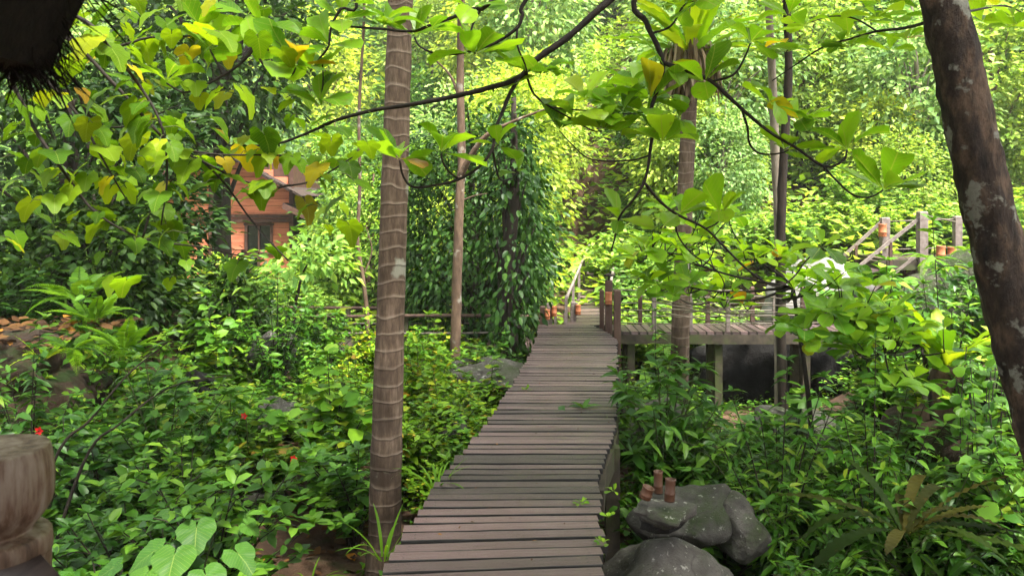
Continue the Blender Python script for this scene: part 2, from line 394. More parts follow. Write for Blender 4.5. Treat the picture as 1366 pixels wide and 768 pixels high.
def nails(m):
    """dark nail heads near both ends of each board, a patchy dark edge, and gap shade painted on the side faces"""
    t = m.node_tree; p = next(n for n in t.nodes if n.type == 'BSDF_PRINCIPLED'); src = p.inputs['Base Color'].links[0].from_socket
    tc = N(t, 'ShaderNodeTexCoord'); sp = N(t, 'ShaderNodeSeparateXYZ'); t.links.new(tc.outputs['Object'], sp.inputs[0])
    dx = mth(t, 'MULTIPLY', mth(t, 'SUBTRACT', mth(t, 'ABSOLUTE', sp.outputs[0]), .435), 1.2); dy = mth(t, 'MULTIPLY', mth(t, 'SUBTRACT', mth(t, 'ABSOLUTE', sp.outputs[1]), .24), .115)
    r2 = mth(t, 'ADD', mth(t, 'MULTIPLY', dx, dx), mth(t, 'MULTIPLY', dy, dy))
    c = mixc(t, mth(t, 'LESS_THAN', r2, .0062 ** 2), src, (.008, .006, .005))
    nz = N(t, 'ShaderNodeTexNoise', i_Scale=2.4, i_Detail=5.0); t.links.new(tc.outputs['Object'], nz.inputs['Vector'])
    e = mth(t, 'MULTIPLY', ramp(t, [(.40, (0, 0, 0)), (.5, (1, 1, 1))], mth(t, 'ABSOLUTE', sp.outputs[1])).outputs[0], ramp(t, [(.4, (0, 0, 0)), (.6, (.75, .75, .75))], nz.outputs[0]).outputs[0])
    c = mixc(t, e, c, (.016, .012, .009)); c = mixc(t, mth(t, 'GREATER_THAN', mth(t, 'ABSOLUTE', sp.outputs[1]), .474), c, (.007, .006, .005)); t.links.new(c, p.inputs['Base Color'])  # board sides painted near black as the shade in the gaps
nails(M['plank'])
M['beam'] = surfmat('mossy_beam', [(.3, (.035, .028, .02)), (.7, (.12, .095, .065))], scale=9, rough=.85, bump=.4, second=((.08, .10, .03), 2.5, .48, .62))
M['rail'] = surfmat('grey_rail_wood', [(.3, (.13, .10, .085)), (.7, (.30, .25, .22))], scale=12, rough=.7, bump=.3)
M['post'] = surfmat('brown_post_wood', [(.3, (.07, .035, .025)), (.7, (.19, .11, .08))], scale=10, rough=.7, bump=.3, stretch=(1, 1, .25))
M['wire'] = surfmat('rail_wire', [(.3, (.10, .08, .06)), (.7, (.2, .17, .13))], scale=20, rough=.6, bump=0)
M['bamboo'] = surfmat('bamboo_cup', [(.3, (.30, .09, .035)), (.7, (.50, .18, .075))], scale=9, rough=.5, bump=.15, stretch=(1, 1, .2))
M['bamboo_dark'] = surfmat('dark_bamboo_cup', [(.3, (.09, .035, .018)), (.7, (.23, .10, .05))], scale=9, rough=.5, bump=.15, stretch=(1, 1, .2), objvar=.5)
M['carved'] = surfmat('carved_wood', [(.30, (.03, .014, .008)), (.45, (.16, .095, .06)), (.56, (.28, .21, .155)), (.75, (.42, .35, .28))], scale=6.5, detail=9, rough=.6, bump=.35, stretch=(3.2, 3.2, .55))
M['handrail'] = surfmat('dark_handrail', [(.3, (.045, .03, .025)), (.7, (.14, .10, .08))], scale=8, rough=.45, bump=.25, stretch=(4, 1, 4))
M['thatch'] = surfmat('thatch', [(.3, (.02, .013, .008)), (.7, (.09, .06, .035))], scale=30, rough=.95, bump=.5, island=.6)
# stone and earth
M['rock'] = surfmat('grey_rock', [(.3, (.04, .036, .03)), (.5, (.11, .10, .085)), (.62, (.17, .155, .135)), (.75, (.26, .245, .215))], scale=3.2, detail=10, rough=.85, bump=.7, bscale=9, objvar=.3, moss=((.05, .075, .018), .54, .72, 2.2, .10), bdist=.04, crack=1.6)
M['rock_moss'] = surfmat('mossy_rock', [(.3, (.05, .045, .035)), (.6, (.15, .13, .10)), (.8, (.26, .24, .20))], scale=2.4, detail=10, rough=.9, bump=.8, bscale=8, moss=((.04, .062, .014), .46, .62, 2.3, .10), bdist=.07, crack=1.6)
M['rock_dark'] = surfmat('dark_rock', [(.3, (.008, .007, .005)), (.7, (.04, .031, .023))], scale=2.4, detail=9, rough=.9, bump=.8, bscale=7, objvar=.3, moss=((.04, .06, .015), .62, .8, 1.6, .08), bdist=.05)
M['bank'] = surfmat('earth_bank', [(.3, (.025, .015, .009)), (.55, (.085, .05, .03)), (.75, (.15, .095, .06))], scale=3.5, detail=11, rough=.95, bump=.9, bscale=10, moss=((.04, .07, .015), .52, .64, 3.0, .05), bdist=.06)
M['rock_pale'] = surfmat('pale_rock', [(.3, (.36, .34, .31)), (.7, (.56, .54, .50))], scale=2.2, detail=8, rough=.8, bump=.5, bscale=8, bdist=.03)
M['ground'] = surfmat('forest_floor', [(.3, (.05, .028, .016)), (.5, (.12, .068, .04)), (.7, (.22, .125, .078))], scale=2.2, detail=12, rough=.95, bump=.9, coord='World', bscale=10, moss=((.05, .09, .02), .60, .72, .8, .0), bdist=.05)
# house
M['terracotta'] = surfmat('terracotta_board', [(.3, (.26, .075, .038)), (.7, (.42, .15, .085))], scale=5, rough=.75, bump=.25, stretch=(.4, 1, 3), objvar=.35)
M['brownwood'] = surfmat('brown_frame', [(.3, (.10, .045, .03)), (.7, (.20, .10, .07))], scale=7, rough=.7, bump=.3)
M['roof'] = surfmat('roof_shingle', [(.3, (.03, .02, .015)), (.7, (.09, .06, .05))], scale=7, rough=.95, bump=.5, objvar=.5)
M['grey_roof'] = surfmat('grey_roof_slat', [(.3, (.06, .065, .075)), (.7, (.15, .155, .17))], scale=6, rough=.6, bump=.2, objvar=.5)
M['palewall'] = surfmat('pale_wall', [(.3, (.34, .31, .28)), (.7, (.5, .47, .43))], scale=6, rough=.8, bump=.1)
def glassmat():
    m, t, o = nodes_of('dark_window_glass')
    p = N(t, 'ShaderNodeBsdfPrincipled'); p.inputs['Base Color'].default_value = (.012, .014, .014, 1); p.inputs['Roughness'].default_value = .12
    t.links.new(p.outputs[0], o.inputs['Surface']); return m
M['glass'] = glassmat()

# ------------------------------------------------------------------ terrain
def sm(a, b, x):
    t = min(1.0, max(0.0, (x - a) / (b - a))); return t * t * (3 - 2 * t)

def hgt(x, y):
    left = sm(1.6, -1.6, x)
    z = -1.40 + .42 * left
    start = 15.5 + 9.0 * sm(1.0, -3.5, x)
    up = max(0.0, y - start)
    z += .44 * up * sm(0, 8, up) if up < 45 else .44 * 45 + .1 * (up - 45)
    z += 2.15 * sm(13.2, 15.5, y) * sm(3.6, 5.6, x)
    z += 1.0 * sm(14.0, 17.5, y) * sm(-1.2, 1.2, x) * (1 - sm(3.6, 5.6, x))
    cw = sm(.1, .6, x) * (1 - sm(2.1, 2.9, x)) * sm(13, 14, y) * (1 - sm(22, 24.5, y))
    z = z * (1 - cw) + min(z, -.42 + (y - 13.75) * .068) * cw
    z += 1.3 * sm(-4.4, -6.2, x) * sm(6.5, 8.5, y) * (1 - sm(15, 20, y))
    z += 1.1 * sm(4.2, 6.5, x) * sm(3.5, 7.5, y) * (1 - sm(12, 14, y))
    z += .10 * mnoise.noise((x * .7, y * .7, 0)) + .05 * mnoise.noise((x * 2.3, y * 2.3, 3)) + .6 * mnoise.noise((x * .11, y * .11, 7)) * sm(20, 40, y)
    return z

def build_ground():
    xs = np.concatenate([np.linspace(-260, -30, 16)[:-1], np.linspace(-30, -9, 30)[:-1], np.linspace(-9, 9, 110), np.linspace(9, 30, 30)[1:], np.linspace(30, 260, 16)[1:]])
    ys = np.concatenate([np.linspace(-120, -4, 12)[:-1], np.linspace(-4, 18, 120), np.linspace(18, 70, 70)[1:], np.linspace(70, 320, 16)[1:]])
    V = np.array([[x, y, hgt(x, y)] for y in ys for x in xs])
    nx, ny = len(xs), len(ys)
    i, j = np.meshgrid(np.arange(ny - 1), np.arange(nx - 1), indexing='ij')
    A = (i * nx + j).ravel()
    mb = MB(); mb.add(V, [np.stack([A, A + 1, A + nx + 1, A + nx], -1)])
    o = obj('ground', mb.mesh('ground'), M['ground']); tag(o, 'brown earth forest floor rising to a wooded hillside', 'ground', kind='structure')
build_ground()

# ------------------------------------------------------------------ boardwalk
PL = [bevel_box_mesh('plank', .05, .012, 6, s) for s in range(5)]
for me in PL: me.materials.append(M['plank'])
def D(y): return F * H / (y - YH)
def edge(pts):
    a = np.array([[D(y), (x - 683) / F * D(y)] for x, y in pts]); return a[np.argsort(a[:, 0])]
LE = edge([(506, 765), (530, 716), (556, 685), (584, 641), (605, 612), (628, 589), (654, 556), (669, 535), (682, 515), (697, 489), (710, 466), (719, 436), (720, 433)])
RE = edge([(806, 768), (806, 720), (801, 695), (800, 640), (804, 612), (812, 600), (818, 577), (823, 550), (823, 500), (823, 452), (806, 441), (787, 433)])
bw = thing('boardwalk', 'weathered brown plank boardwalk leading straight ahead through the forest', 'boardwalk', (0, 4, 0))
def put(o, parent, loc, rot=(0, 0, 0), scale=(1, 1, 1)):
    o.parent = parent
    o.location = Vector(loc) - Vector(parent.location) if parent is not None and parent.type == 'EMPTY' and parent.rotation_euler.z == 0 else Vector(loc)
    o.rotation_euler = rot; o.scale = scale
    return o
def plank(parent, c, length, width, thick=.045, rz=0.0, name='plank'):
    o = bpy.data.objects.new(name, rnd.choice(PL)); COL.objects.link(o)
    put(o, parent, (c[0], c[1], c[2] - thick / 2), (R(rnd.gauss(0, .5)), R(rnd.gauss(0, .18)), rz), (length, width, thick))
    return o
yv = 2.45; SP = .130
while yv < 13.25:
    wd = rnd.choice((.094, .100, .106, .112)) + rnd.uniform(-.004, .004); gap = rnd.choice((.014, .019, .024, .029, .036))
    yc = yv + wd / 2
    xl = np.interp(yc, LE[:, 0], LE[:, 1]) if yc > LE[0, 0] else LE[0, 1] + (LE[0, 0] - yc) * -.02
    xr = np.interp(yc, RE[:, 0], RE[:, 1]) if yc > RE[0, 0] else RE[0, 1] - (RE[0, 0] - yc) * .02
    xl += rnd.uniform(-.018, .018); xr += rnd.uniform(-.018, .018)
    rz = R(4.2) * (1 - sm(4.2, 6.4, yc)) - R(1.0) * sm(6.5, 9, yc) * (1 - sm(10, 12, yc)) + R(rnd.gauss(0, .3))
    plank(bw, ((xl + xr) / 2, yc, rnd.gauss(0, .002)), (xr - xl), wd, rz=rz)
    yv += wd + gap
# stringers under the boards
for side, E, off in ((-1, LE, .10), (1, RE, -.07)):
    mb = MB(); q = [2.45, 3.5, 5.0, 5.6, 6.4, 7.5, 9.0, 11.0, 13.0]
    pts = [Vector((np.interp(y, E[:, 0], E[:, 1]) + off, y, -.125)) for y in q]
    for a, b in zip(pts[:-1], pts[1:]): bar(mb, a, b + (b - a).normalized() * .01, .07, .14)
    o = obj('stringer', mb.mesh('stringer', False), M['beam']); put(o, bw, (0, 0, 0))
sup = [(.875, 6.95)]
for y in (3.2, 9.2, 12.2):
    l, r = np.interp(y, LE[:, 0], LE[:, 1]), np.interp(y, RE[:, 0], RE[:, 1]); sup += [(l + .12, y), (r - .10, y)]
sup.append((np.interp(6.9, LE[:, 0], LE[:, 1]) + .12, 6.9))
for (x, y) in sup:
    mb = MB(); zb = hgt(x, y) - .2
    box(mb, (x, y, (zb - .06) / 2), (.12, .12, -zb - .06))
    o = obj('support_post', mb.mesh('support_post', False), M['beam']); put(o, bw, (0, 0, 0))
mb = MB()      # mossy side board along the right edge
ys_ = [5.9, 6.4, 6.9, 7.4, 8.2]
pts = [Vector((np.interp(y, RE[:, 0], RE[:, 1]) + .005, y, -.16)) for y in ys_]
for a, b in zip(pts[:-1], pts[1:]): bar(mb, a, b, .05, .20)
o = obj('side_board', mb.mesh('side_board', False), M['beam']); put(o, bw, (0, 0, 0))

# ------------------------------------------------------------------ post, rail and cup builders
def post_mesh(name, h, w_, mat, chamfer=.012):
    mb = MB(); a = w_ / 2; b = a - chamfer
    V = [(-a, -a, 0), (a, -a, 0), (a, a, 0), (-a, a, 0), (-a, -a, h - chamfer * 1.5), (a, -a, h - chamfer * 1.5), (a, a, h - chamfer * 1.5), (-a, a, h - chamfer * 1.5), (-b, -b, h), (b, -b, h), (b, b, h), (-b, b, h)]
    mb.add(V, [[0, 1, 5, 4], [1, 2, 6, 5], [2, 3, 7, 6], [3, 0, 4, 7], [4, 5, 9, 8], [5, 6, 10, 9], [6, 7, 11, 10], [7, 4, 8, 11], [8, 9, 10, 11], [3, 2, 1, 0]])
    me = mb.mesh(name, False); me.materials.append(mat); return me

def add_post(parent, x, y, z0, z1, w_=.09, mat='post', name='post'):
    o = obj(name, post_mesh(name, z1 - z0, w_, M[mat])); put(o, parent, (x, y, z0), (0, 0, R(rnd.uniform(-4, 4)))); return o

def add_rail(parent, pts, r, mat='wire', name='rail'):
    mb = MB(); tube(mb, catmull(pts, 4) if len(pts) > 2 else pts, r, 7)
    o = obj(name, mb.mesh(name), M[mat]); put(o, parent, (0, 0, 0)); return o

def cup(label, loc, r=.06, h=.17, mat='bamboo', tilt=(0, 0), group=None, name='bamboo_lantern', cat='lantern'):
    o = thing(name, label, cat, loc, rnd.uniform(0, 3), group)
    o.rotation_euler = (tilt[0], tilt[1], 0)
    mb = MB(); n = 14
    prof = [(0, .012), (r * .96, 0), (r * 1.0, .01), (r * .95, h * .3), (r * 1.07, h * .34), (r * .95, h * .38), (r * .95, h * .9), (r * 1.06, h), (r * .86, h), (r * .82, h * .25), (0, h * .25)]
    a = np.arange(n) * 2 * math.pi / n
    V = np.concatenate([np.stack([np.cos(a) * q, np.sin(a) * q, np.full(n, z)], -1) for q, z in prof])
    i, j = np.meshgrid(np.arange(len(prof) - 1), np.arange(n), indexing='ij')
    A = (i * n + j).ravel(); B = (i * n + (j + 1) % n).ravel()
    mb.add(V, [np.stack([A, B, B + n, A + n], -1)])
    obj('cup', mb.mesh('cup'), M[mat], o)
    mb = MB(); tube(mb, [(0, 0, h * .25), (0, 0, h * .55)], r * .35, 8)
    obj('candle', mb.mesh('candle'), M['palewall'], o)
    return o

# ------------------------------------------------------------------ deck to the right with its railing
rd = thing('side_deck', 'raised plank deck with post and wire railing joining the boardwalk on its right', 'deck', (3.4, 13.2, 0))
x = 1.62
while x < 5.5:
    wd = .12; plank(rd, (x + wd / 2, 13.0, -.01), .74, wd, rz=R(90)); x += wd + .014
for yy in (12.66, 13.34):
    mb = MB(); box(mb, (3.55, yy, -.13), (3.95, .07, .15)); put(obj('beam', mb.mesh('beam', False), M['beam']), rd, (0, 0, 0))
for xx in (1.9, 3.3, 4.7):
    for yy in (12.76, 13.24):
        zb = hgt(xx, yy) - .2; mb = MB(); box(mb, (xx, yy, (zb - .06) / 2), (.12, .12, -zb - .06)); put(obj('support_post', mb.mesh('support_post', False), M['beam']), rd, (0, 0, 0))
for xx in (2.16, 2.82, 3.30, 4.05, 4.9):
    add_post(rd, xx, 13.42, -.25, .62, .065, 'post')
for xx in (2.27, 2.85, 3.45, 4.2, 5.0):
    add_post(rd, xx, 12.72, -.05, .58, .06, 'rail')
for zz in (.12, .33, .55):
    add_rail(rd, [(1.62, 12.72, zz), (2.9, 12.72, zz - .02), (5.0, 12.72, zz)], .009)
    add_rail(rd, [(1.62, 13.42, zz + .02), (2.9, 13.42, zz), (5.0, 13.42, zz + .02)], .009)
# corner posts with lantern
cp = thing('gate_post', 'pair of tall reddish brown posts standing at the boardwalk corner', 'post', (1.6, 12.55, 0))
add_post(cp, 1.64, 12.42, -.8, .68, .10, 'post'); add_post(cp, 1.545, 12.72, -.5, .80, .11, 'post'); add_post(cp, 1.46, 12.95, -.5, .62, .07, 'post')
mb = MB(); tube(mb, [(1.545, 12.72, .80), (1.545, 12.72, .87)], .012, 6); put(obj('lamp_stem', mb.mesh('lamp_stem'), M['bark_dark']), cp, (0, 0, 0))
mb = MB(); tube(mb, [(1.545, 12.72, .865), (1.545, 12.72, .885), (1.545, 12.72, .91)], [.085, .08, .02], 10); put(obj('lamp_cap', mb.mesh('lamp_cap'), M['bark_dark']), cp, (0, 0, 0))
cup('orange brown bamboo lantern hung on the tall corner post beside the side deck', (1.53, 12.615, .43), .055, .19)

# ------------------------------------------------------------------ bridge going left and stairs ahead
lb = thing('side_bridge', 'low plank bridge with rustic railing running left behind the trees', 'bridge', (-2.2, 15, -.6))
x = -6.0
while x < .55:
    plank(lb, (x + .06, 14.75 + .0 * x, -.56), 1.1, .12, rz=R(90)); x += .135
for yy in (14.3, 15.2):
    mb = MB(); box(mb, (-2.7, yy, -.69), (6.6, .08, .16)); put(obj('beam', mb.mesh('beam', False), M['beam']), lb, (0, 0, 0))
for k, xx in enumerate((-5.6, -4.4, -3.2, -2.0, -.95, -.1)):
    for yy in (14.26, 15.24):
        add_post(lb, xx + rnd.uniform(-.1, .1), yy, -1.4, .02 + rnd.uniform(-.03, .05), .085, 'beam')
for yy in (14.20, 15.30):
    add_rail(lb, [(-6, yy, .03), (-3, yy, .0), (-1.2, yy, .02), (.3, yy, .0)], .032, 'post')
    add_rail(lb, [(-6, yy, -.28), (-2, yy, -.3), (.3, yy, -.28)], .018, 'rail')
for k, (px, top) in enumerate(((724, 408), (733, 404), (741, 414), (754, 416), (765, 402))):
    p = P(px, top, 13.75 + .08 * k); add_post(lb, p.x, p.y, -.7, p.z, .10 if k in (0, 1, 4) else .05, 'post' if k == 0 else 'rail')
    if k in (0, 1, 4):
        cup(('orange bamboo lantern on the dark brown bridge post', 'orange bamboo lantern on the pale post beside the dark bridge post', '', '', 'orange bamboo lantern on the bridge post next to the forest stairs')[k], (p.x + .075, p.y - .07, p.z - .22), .05, .17)
st = thing('forest_stairs', 'narrow wooden stairs with handrails climbing away among the bushes', 'stairs', (1.2, 14, 0))
steps = 20
for k in range(steps):
    t_ = k / (steps - 1); d_ = 13.75 + 7.5 * t_
    c = P(783 + 24 * t_, 431 - 84 * t_, d_); plank(st, (c.x, c.y, c.z), .72, .36, .05)
    mb = MB(); box(mb, (c.x, c.y - .15, c.z - .10), (.70, .03, .14)); put(obj('riser', mb.mesh('riser', False), M['beam']), st, (0, 0, 0))
for s, (dx) in ((-1, -.36), (1, .36)):
    a = P(783, 431, 13.75); b = P(807, 347, 21.25)
    add_rail(st, [(a.x + dx, a.y, a.z + .42), ((a.x + b.x) / 2 + dx, (a.y + b.y) / 2, (a.z + b.z) / 2 + .48), (b.x + dx, b.y, b.z + .55)], .028, 'rail')
    for k in range(6):
        t_ = k / 5; q = a.lerp(b, t_); add_post(st, q.x + dx, q.y, q.z - .25, q.z + .48, .05, 'rail')

# ------------------------------------------------------------------ upper platform and stairs at right
up = thing('upper_platform', 'upper wooden platform with grey posts above the mossy boulder', 'platform', (7.2, 15, 1.0))
for k in range(12):
    plank(up, (6.75 + .13 * k, 15.0, 1.02), 1.5, .12, rz=R(90))
mb = MB(); box(mb, (7.4, 14.22, .92), (1.7, .07, .18)); put(obj('beam', mb.mesh('beam', False), M['beam']), up, (0, 0, 0))
mb = MB(); box(mb, (7.4, 15.78, .92), (1.7, .07, .18)); put(obj('beam', mb.mesh('beam', False), M['beam']), up, (0, 0, 0))
pA = P(1180, 290, 15.2); pB = P(1230, 282, 14.2); pC = P(1277, 288, 15.2)
add_post(up, pA.x, pA.y, .3, pA.z, .15, 'rail'); add_post(up, pB.x, pB.y, .5, pB.z, .145, 'rail'); add_post(up, pC.x, pC.y, .5, pC.z, .13, 'rail')
add_rail(up, [(pA.x, pA.y, pA.z - .08), (pC.x, pC.y, pC.z - .06)], .014); add_rail(up, [(pB.x, pB.y, pB.z - .06), (pC.x, pC.y, pC.z - .12)], .012)
add_rail(up, [(pA.x, pA.y, pA.z - .62), (pC.x, pC.y, pC.z - .6)], .014)
cup('large orange bamboo lantern hung on the upper platform post beside the stair rail', (pA.x - .10, pA.y - .13, pA.z - .36), .075, .24)
for k, px in enumerate((1255, 1270)):
    p = P(px, 336, 13.9); cup('orange bamboo cup standing on the platform edge above the mossy boulder', (p.x, p.y, 1.04 + .0), .075, .24 - .02 * k, group='cups on the platform edge')
us = thing('platform_stairs', 'short wooden stairs with sloping grey handrails rising to the upper platform', 'stairs', (5.6, 14.6, 0))
for k in range(7):
    t_ = k / 6; xx = 5.0 + 1.75 * t_; zz = .15 + .82 * t_
    o = plank(us, (xx, 14.7, zz), 1.0, .30, .05, rz=R(90))
    mb = MB(); box(mb, (xx - .12, 14.7, zz - .09), (.03, .98, .12)); put(obj('riser', mb.mesh('riser', False), M['beam']), us, (0, 0, 0))
for (a, b) in ((P(1066, 395, 15.2), P(1178, 294, 15.2)), (P(1120, 376, 14.2), P(1228, 290, 14.2)), (P(1150, 398, 14.2), P(1228, 336, 14.2)), (P(1100, 405, 15.2), P(1178, 343, 15.2))):
    mb = MB(); bar(mb, a, b, .045, .055); put(obj('handrail', mb.mesh('handrail', False), M['rail']), us, (0, 0, 0))
for (px, t0, b0, d_) in ((1142, 326, 392, 15.2), (1188, 322, 366, 14.2), (1100, 368, 420, 15.2), (1135, 366, 410, 14.2)):
    a = P(px, t0, d_); b = P(px, b0, d_); add_post(us, a.x, a.y, b.z, a.z, .05, 'post')

# ------------------------------------------------------------------ boulders
def boulder(name, label, c, r, mat, seed=0, rough=.30, rz=0.0, sub=5, cat='boulder', group=None, flat=None, par=None):
    import bmesh
    bm = bmesh.new(); bmesh.ops.create_icosphere(bm, subdivisions=sub, radius=1.0)
    fr_ = np.random.default_rng(seed + 100); pn = nrmz(fr_.normal(size=(15, 3))); ph_ = fr_.uniform(.72, 1.0, 15)
    for v in bm.verts:
        p = v.co.copy(); dd = np.maximum(pn @ np.array(p), 0) / ph_; fac_ = (np.sum(dd ** 11) + 1e-6) ** (-1 / 11.0); fac_ = min(fac_, 1.25)
        rg = mnoise.turbulence(p * 1.6 + Vector((seed * 2.1, seed, 0)), 4, True)
        s = 1 - rough * .38 * rg + rough * mnoise.noise(p * 1.1 + Vector((seed * 7.3, 0, 0))) + rough * .45 * mnoise.noise(p * 2.6 + Vector((0, seed * 3.1, 0))) + rough * .12 * mnoise.noise(p * 7 + Vector((0, 0, seed)))
        # facet slightly
        q = p * s * fac_
        if flat is not None and q.z > flat: q.z = flat + (q.z - flat) * .25
        v.co = Vector((q.x * r[0], q.y * r[1], q.z * r[2]))
    for f in bm.faces: f.smooth = True
    me = bpy.data.meshes.new(name); bm.to_mesh(me); bm.free()
    o = obj(name, me, M[mat]); o.location = c; o.rotation_euler = (0, 0, rz)
    tag(o, label, cat, group); return o
boulder('boulder', 'big rounded grey boulder under the stack of cups beside the boardwalk', P(905, 800, 5.1) - Vector((0, 0, .15)), (.62, .55, .62), 'rock', 1, .16)
boulder('boulder', 'brown grey boulder just behind the stack of cups', P(903, 690, 6.3), (.36, .35, .30), 'rock', 5, .2)
boulder('boulder', 'reddish brown boulder half hidden right of the cup stack', P(985, 705, 6.2), (.26, .3, .26), 'rock', 8, .2)
boulder('cap_stone', 'flat mossy cap stone balanced on the boulder, carrying three cups', P(878, 682, 5.0), (.165, .155, .07), 'rock', 11, .3, cat='stone', sub=4, flat=.55)
boulder('prop_stone', 'small dark stone wedged below the flat cap stone', P(880, 695, 5.05), (.15, .16, .08), 'rock_dark', 12, .3, cat='stone', sub=3)
cup('short leaning brown bamboo cup on the flat cap stone', P(860, 664, 4.97), .038, .075, 'bamboo_dark', (R(6), R(18)), name='bamboo_cup', cat='cup')
cup('tall reddish brown bamboo cup on the flat cap stone', P(893, 668, 4.9), .033, .135, 'bamboo_dark', (R(-4), R(4)), name='bamboo_cup', cat='cup')
cup('dark narrow bamboo cup standing at the back of the cap stone', P(878, 657, 5.12), .030, .14, 'bamboo_dark', (R(0), R(0)), name='bamboo_cup', cat='cup')
boulder('boulder', 'pale grey boulder lying among low plants right of the boardwalk', P(1060, 590, 9.2), (.72, .6, .34), 'rock', 21)
boulder('boulder', 'grey boulder beside the foot of the fern covered palm', P(868, 572, 9.6), (.45, .4, .40), 'rock', 22)
boulder('boulder', 'large flat grey boulder left of the far end of the boardwalk', P(655, 500, 11.2), (.7, .6, .28), 'rock', 23)
boulder('boulder', 'grey boulder close against the left edge of the boardwalk', P(608, 580, 8.9), (.26, .3, .20), 'rock', 24)
boulder('boulder', 'huge mossy boulder below the upper platform', P(1278, 412, 12.9), (1.2, 1.0, 1.05), 'rock_moss', 31, .3, sub=5)
boulder('boulder', 'broad pale boulder bleached white beside the platform stairs', P(1085, 392, 14.2), (.95, .6, .60), 'rock_pale', 32, .12)
boulder('boulder', 'dark boulder added to deepen the shade below the side deck', P(1030, 510, 14.1), (1.75, .8, 1.1), 'rock_dark', 33)  # near-black rock put in where the hollow is only deep shade
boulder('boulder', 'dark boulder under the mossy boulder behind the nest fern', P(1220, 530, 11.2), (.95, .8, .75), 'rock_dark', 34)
boulder('rock_wall', 'dark earthy rock wall beside the leaning lichen trunk', P(1385, 660, 7.8), (1.0, 1.5, 1.4), 'bank', 35, cat='rock', sub=5)
boulder('rock_ledge', 'flat topped rock ledge strewn with fallen brown leaves at left', P(20, 510, 8.4), (1.1, 1.0, .86), 'bank', 36, .5, cat='rock', sub=5, flat=.55)
boulder('boulder', 'grey rock leaning in the shade below the terracotta house', P(262, 415, 14.0), (.28, .3, .42), 'rock', 37, .3)
boulder('boulder', 'rounded brown boulder in the bushes below the terracotta house', P(362, 475, 11.5), (.38, .4, .36), 'rock', 38)
boulder('boulder', 'small grey boulder showing at the back edge of the bare earth', P(345, 670, 7.9), (.22, .2, .13), 'rock', 39)
boulder('boulder', 'dark boulder under the left bushes behind the red flowers', P(255, 520, 9.6), (.36, .34, .24), 'rock_dark', 40)
boulder('boulder', 'brown boulder beside the thin bushes in front of the left shrubs', P(365, 560, 9.2), (.30, .3, .26), 'rock', 41)

# ------------------------------------------------------------------ leaf shapes used as single parts
def grid_leaf(name, half, bend, fold=.06, wave=0.0, nwave=9, sd=0, L=12):
    """half(t) -> half width; bend = total downward curl in radians; unit length"""
    r = np.random.default_rng(sd); mb = MB(); V = []
    ang = r.uniform(-.05, .12); p = np.zeros(3); side = r.normal() * .12
    for k in range(L + 1):
        t = k / L; wd = half(t)
        nrm_ = np.array([0, -math.sin(ang), math.cos(ang)])
        wz = wave * math.sin(t * nwave * 2 * math.pi + sd) ; wz2 = wave * math.sin(t * nwave * 2 * math.pi + sd + 1.9)
        for sx, kk in ((-1, wz), (-.5, wz * .35), (0, 0), (.5, wz2 * .35), (1, wz2)):
            q = p + np.array([sx * wd * (1 + .35 * kk / max(wd, .02) if abs(sx) == 1 else 1), 0, 0]) + nrm_ * (fold * abs(sx) * wd / .25 + kk)
            q[0] += side * t * t; V.append(q)
        p = p + np.array([0, math.cos(ang), math.sin(ang)]) / L
        ang -= bend / L
    i, j = np.meshgrid(np.arange(L), np.arange(4), indexing='ij'); A = (i * 5 + j).ravel()
    mb.add(V, [np.stack([A, A + 1, A + 6, A + 5], -1)])
    return mb.mesh(name)

def h_obov(t): return np.interp(t, [0, .08, .2, .4, .6, .76, .88, .95, 1], [.006, .018, .085, .18, .255, .28, .245, .16, .0])
def h_strap(t): return np.interp(t, [0, .1, .35, .65, .85, .95, 1], [.012, .03, .062, .078, .06, .028, .0])
def h_strapw(t): return np.interp(t, [0, .1, .35, .65, .85, .95, 1], [.02, .05, .095, .115, .09, .045, .0])
def h_grass(t): return np.interp(t, [0, .3, .7, 1], [.016, .026, .020, .0])
ALM = [grid_leaf('leaf', h_obov, b, f, .012, 3, s, 10) for s, (b, f) in enumerate(((.25, .09), (.6, .04), (1.0, .10), (-.25, .07), (.75, .12), (1.35, .05), (.4, -.03), (.1, .11)))]
NEST = [grid_leaf('frond', h_strap, b, .03, .010, 7, s + 20, 14) for s, b in enumerate((.5, .9, 1.3, .75))]
NESTW = [grid_leaf('frond', h_strapw, b, .03, .014, 6, s + 20, 14) for s, b in enumerate((.4, .8, 1.2, .6))]
OLD = [grid_leaf('frond', lambda t_: h_strap(t_) * .72, b, .02, .009, 13, s + 40, 44) for s, b in enumerate((.7, 1.2, 1.6, .9))]
GRASS = [grid_leaf('blade', h_grass, b, .02, 0, 1, s + 60, 8) for s, b in enumerate((.7, 1.3, 1.8))]

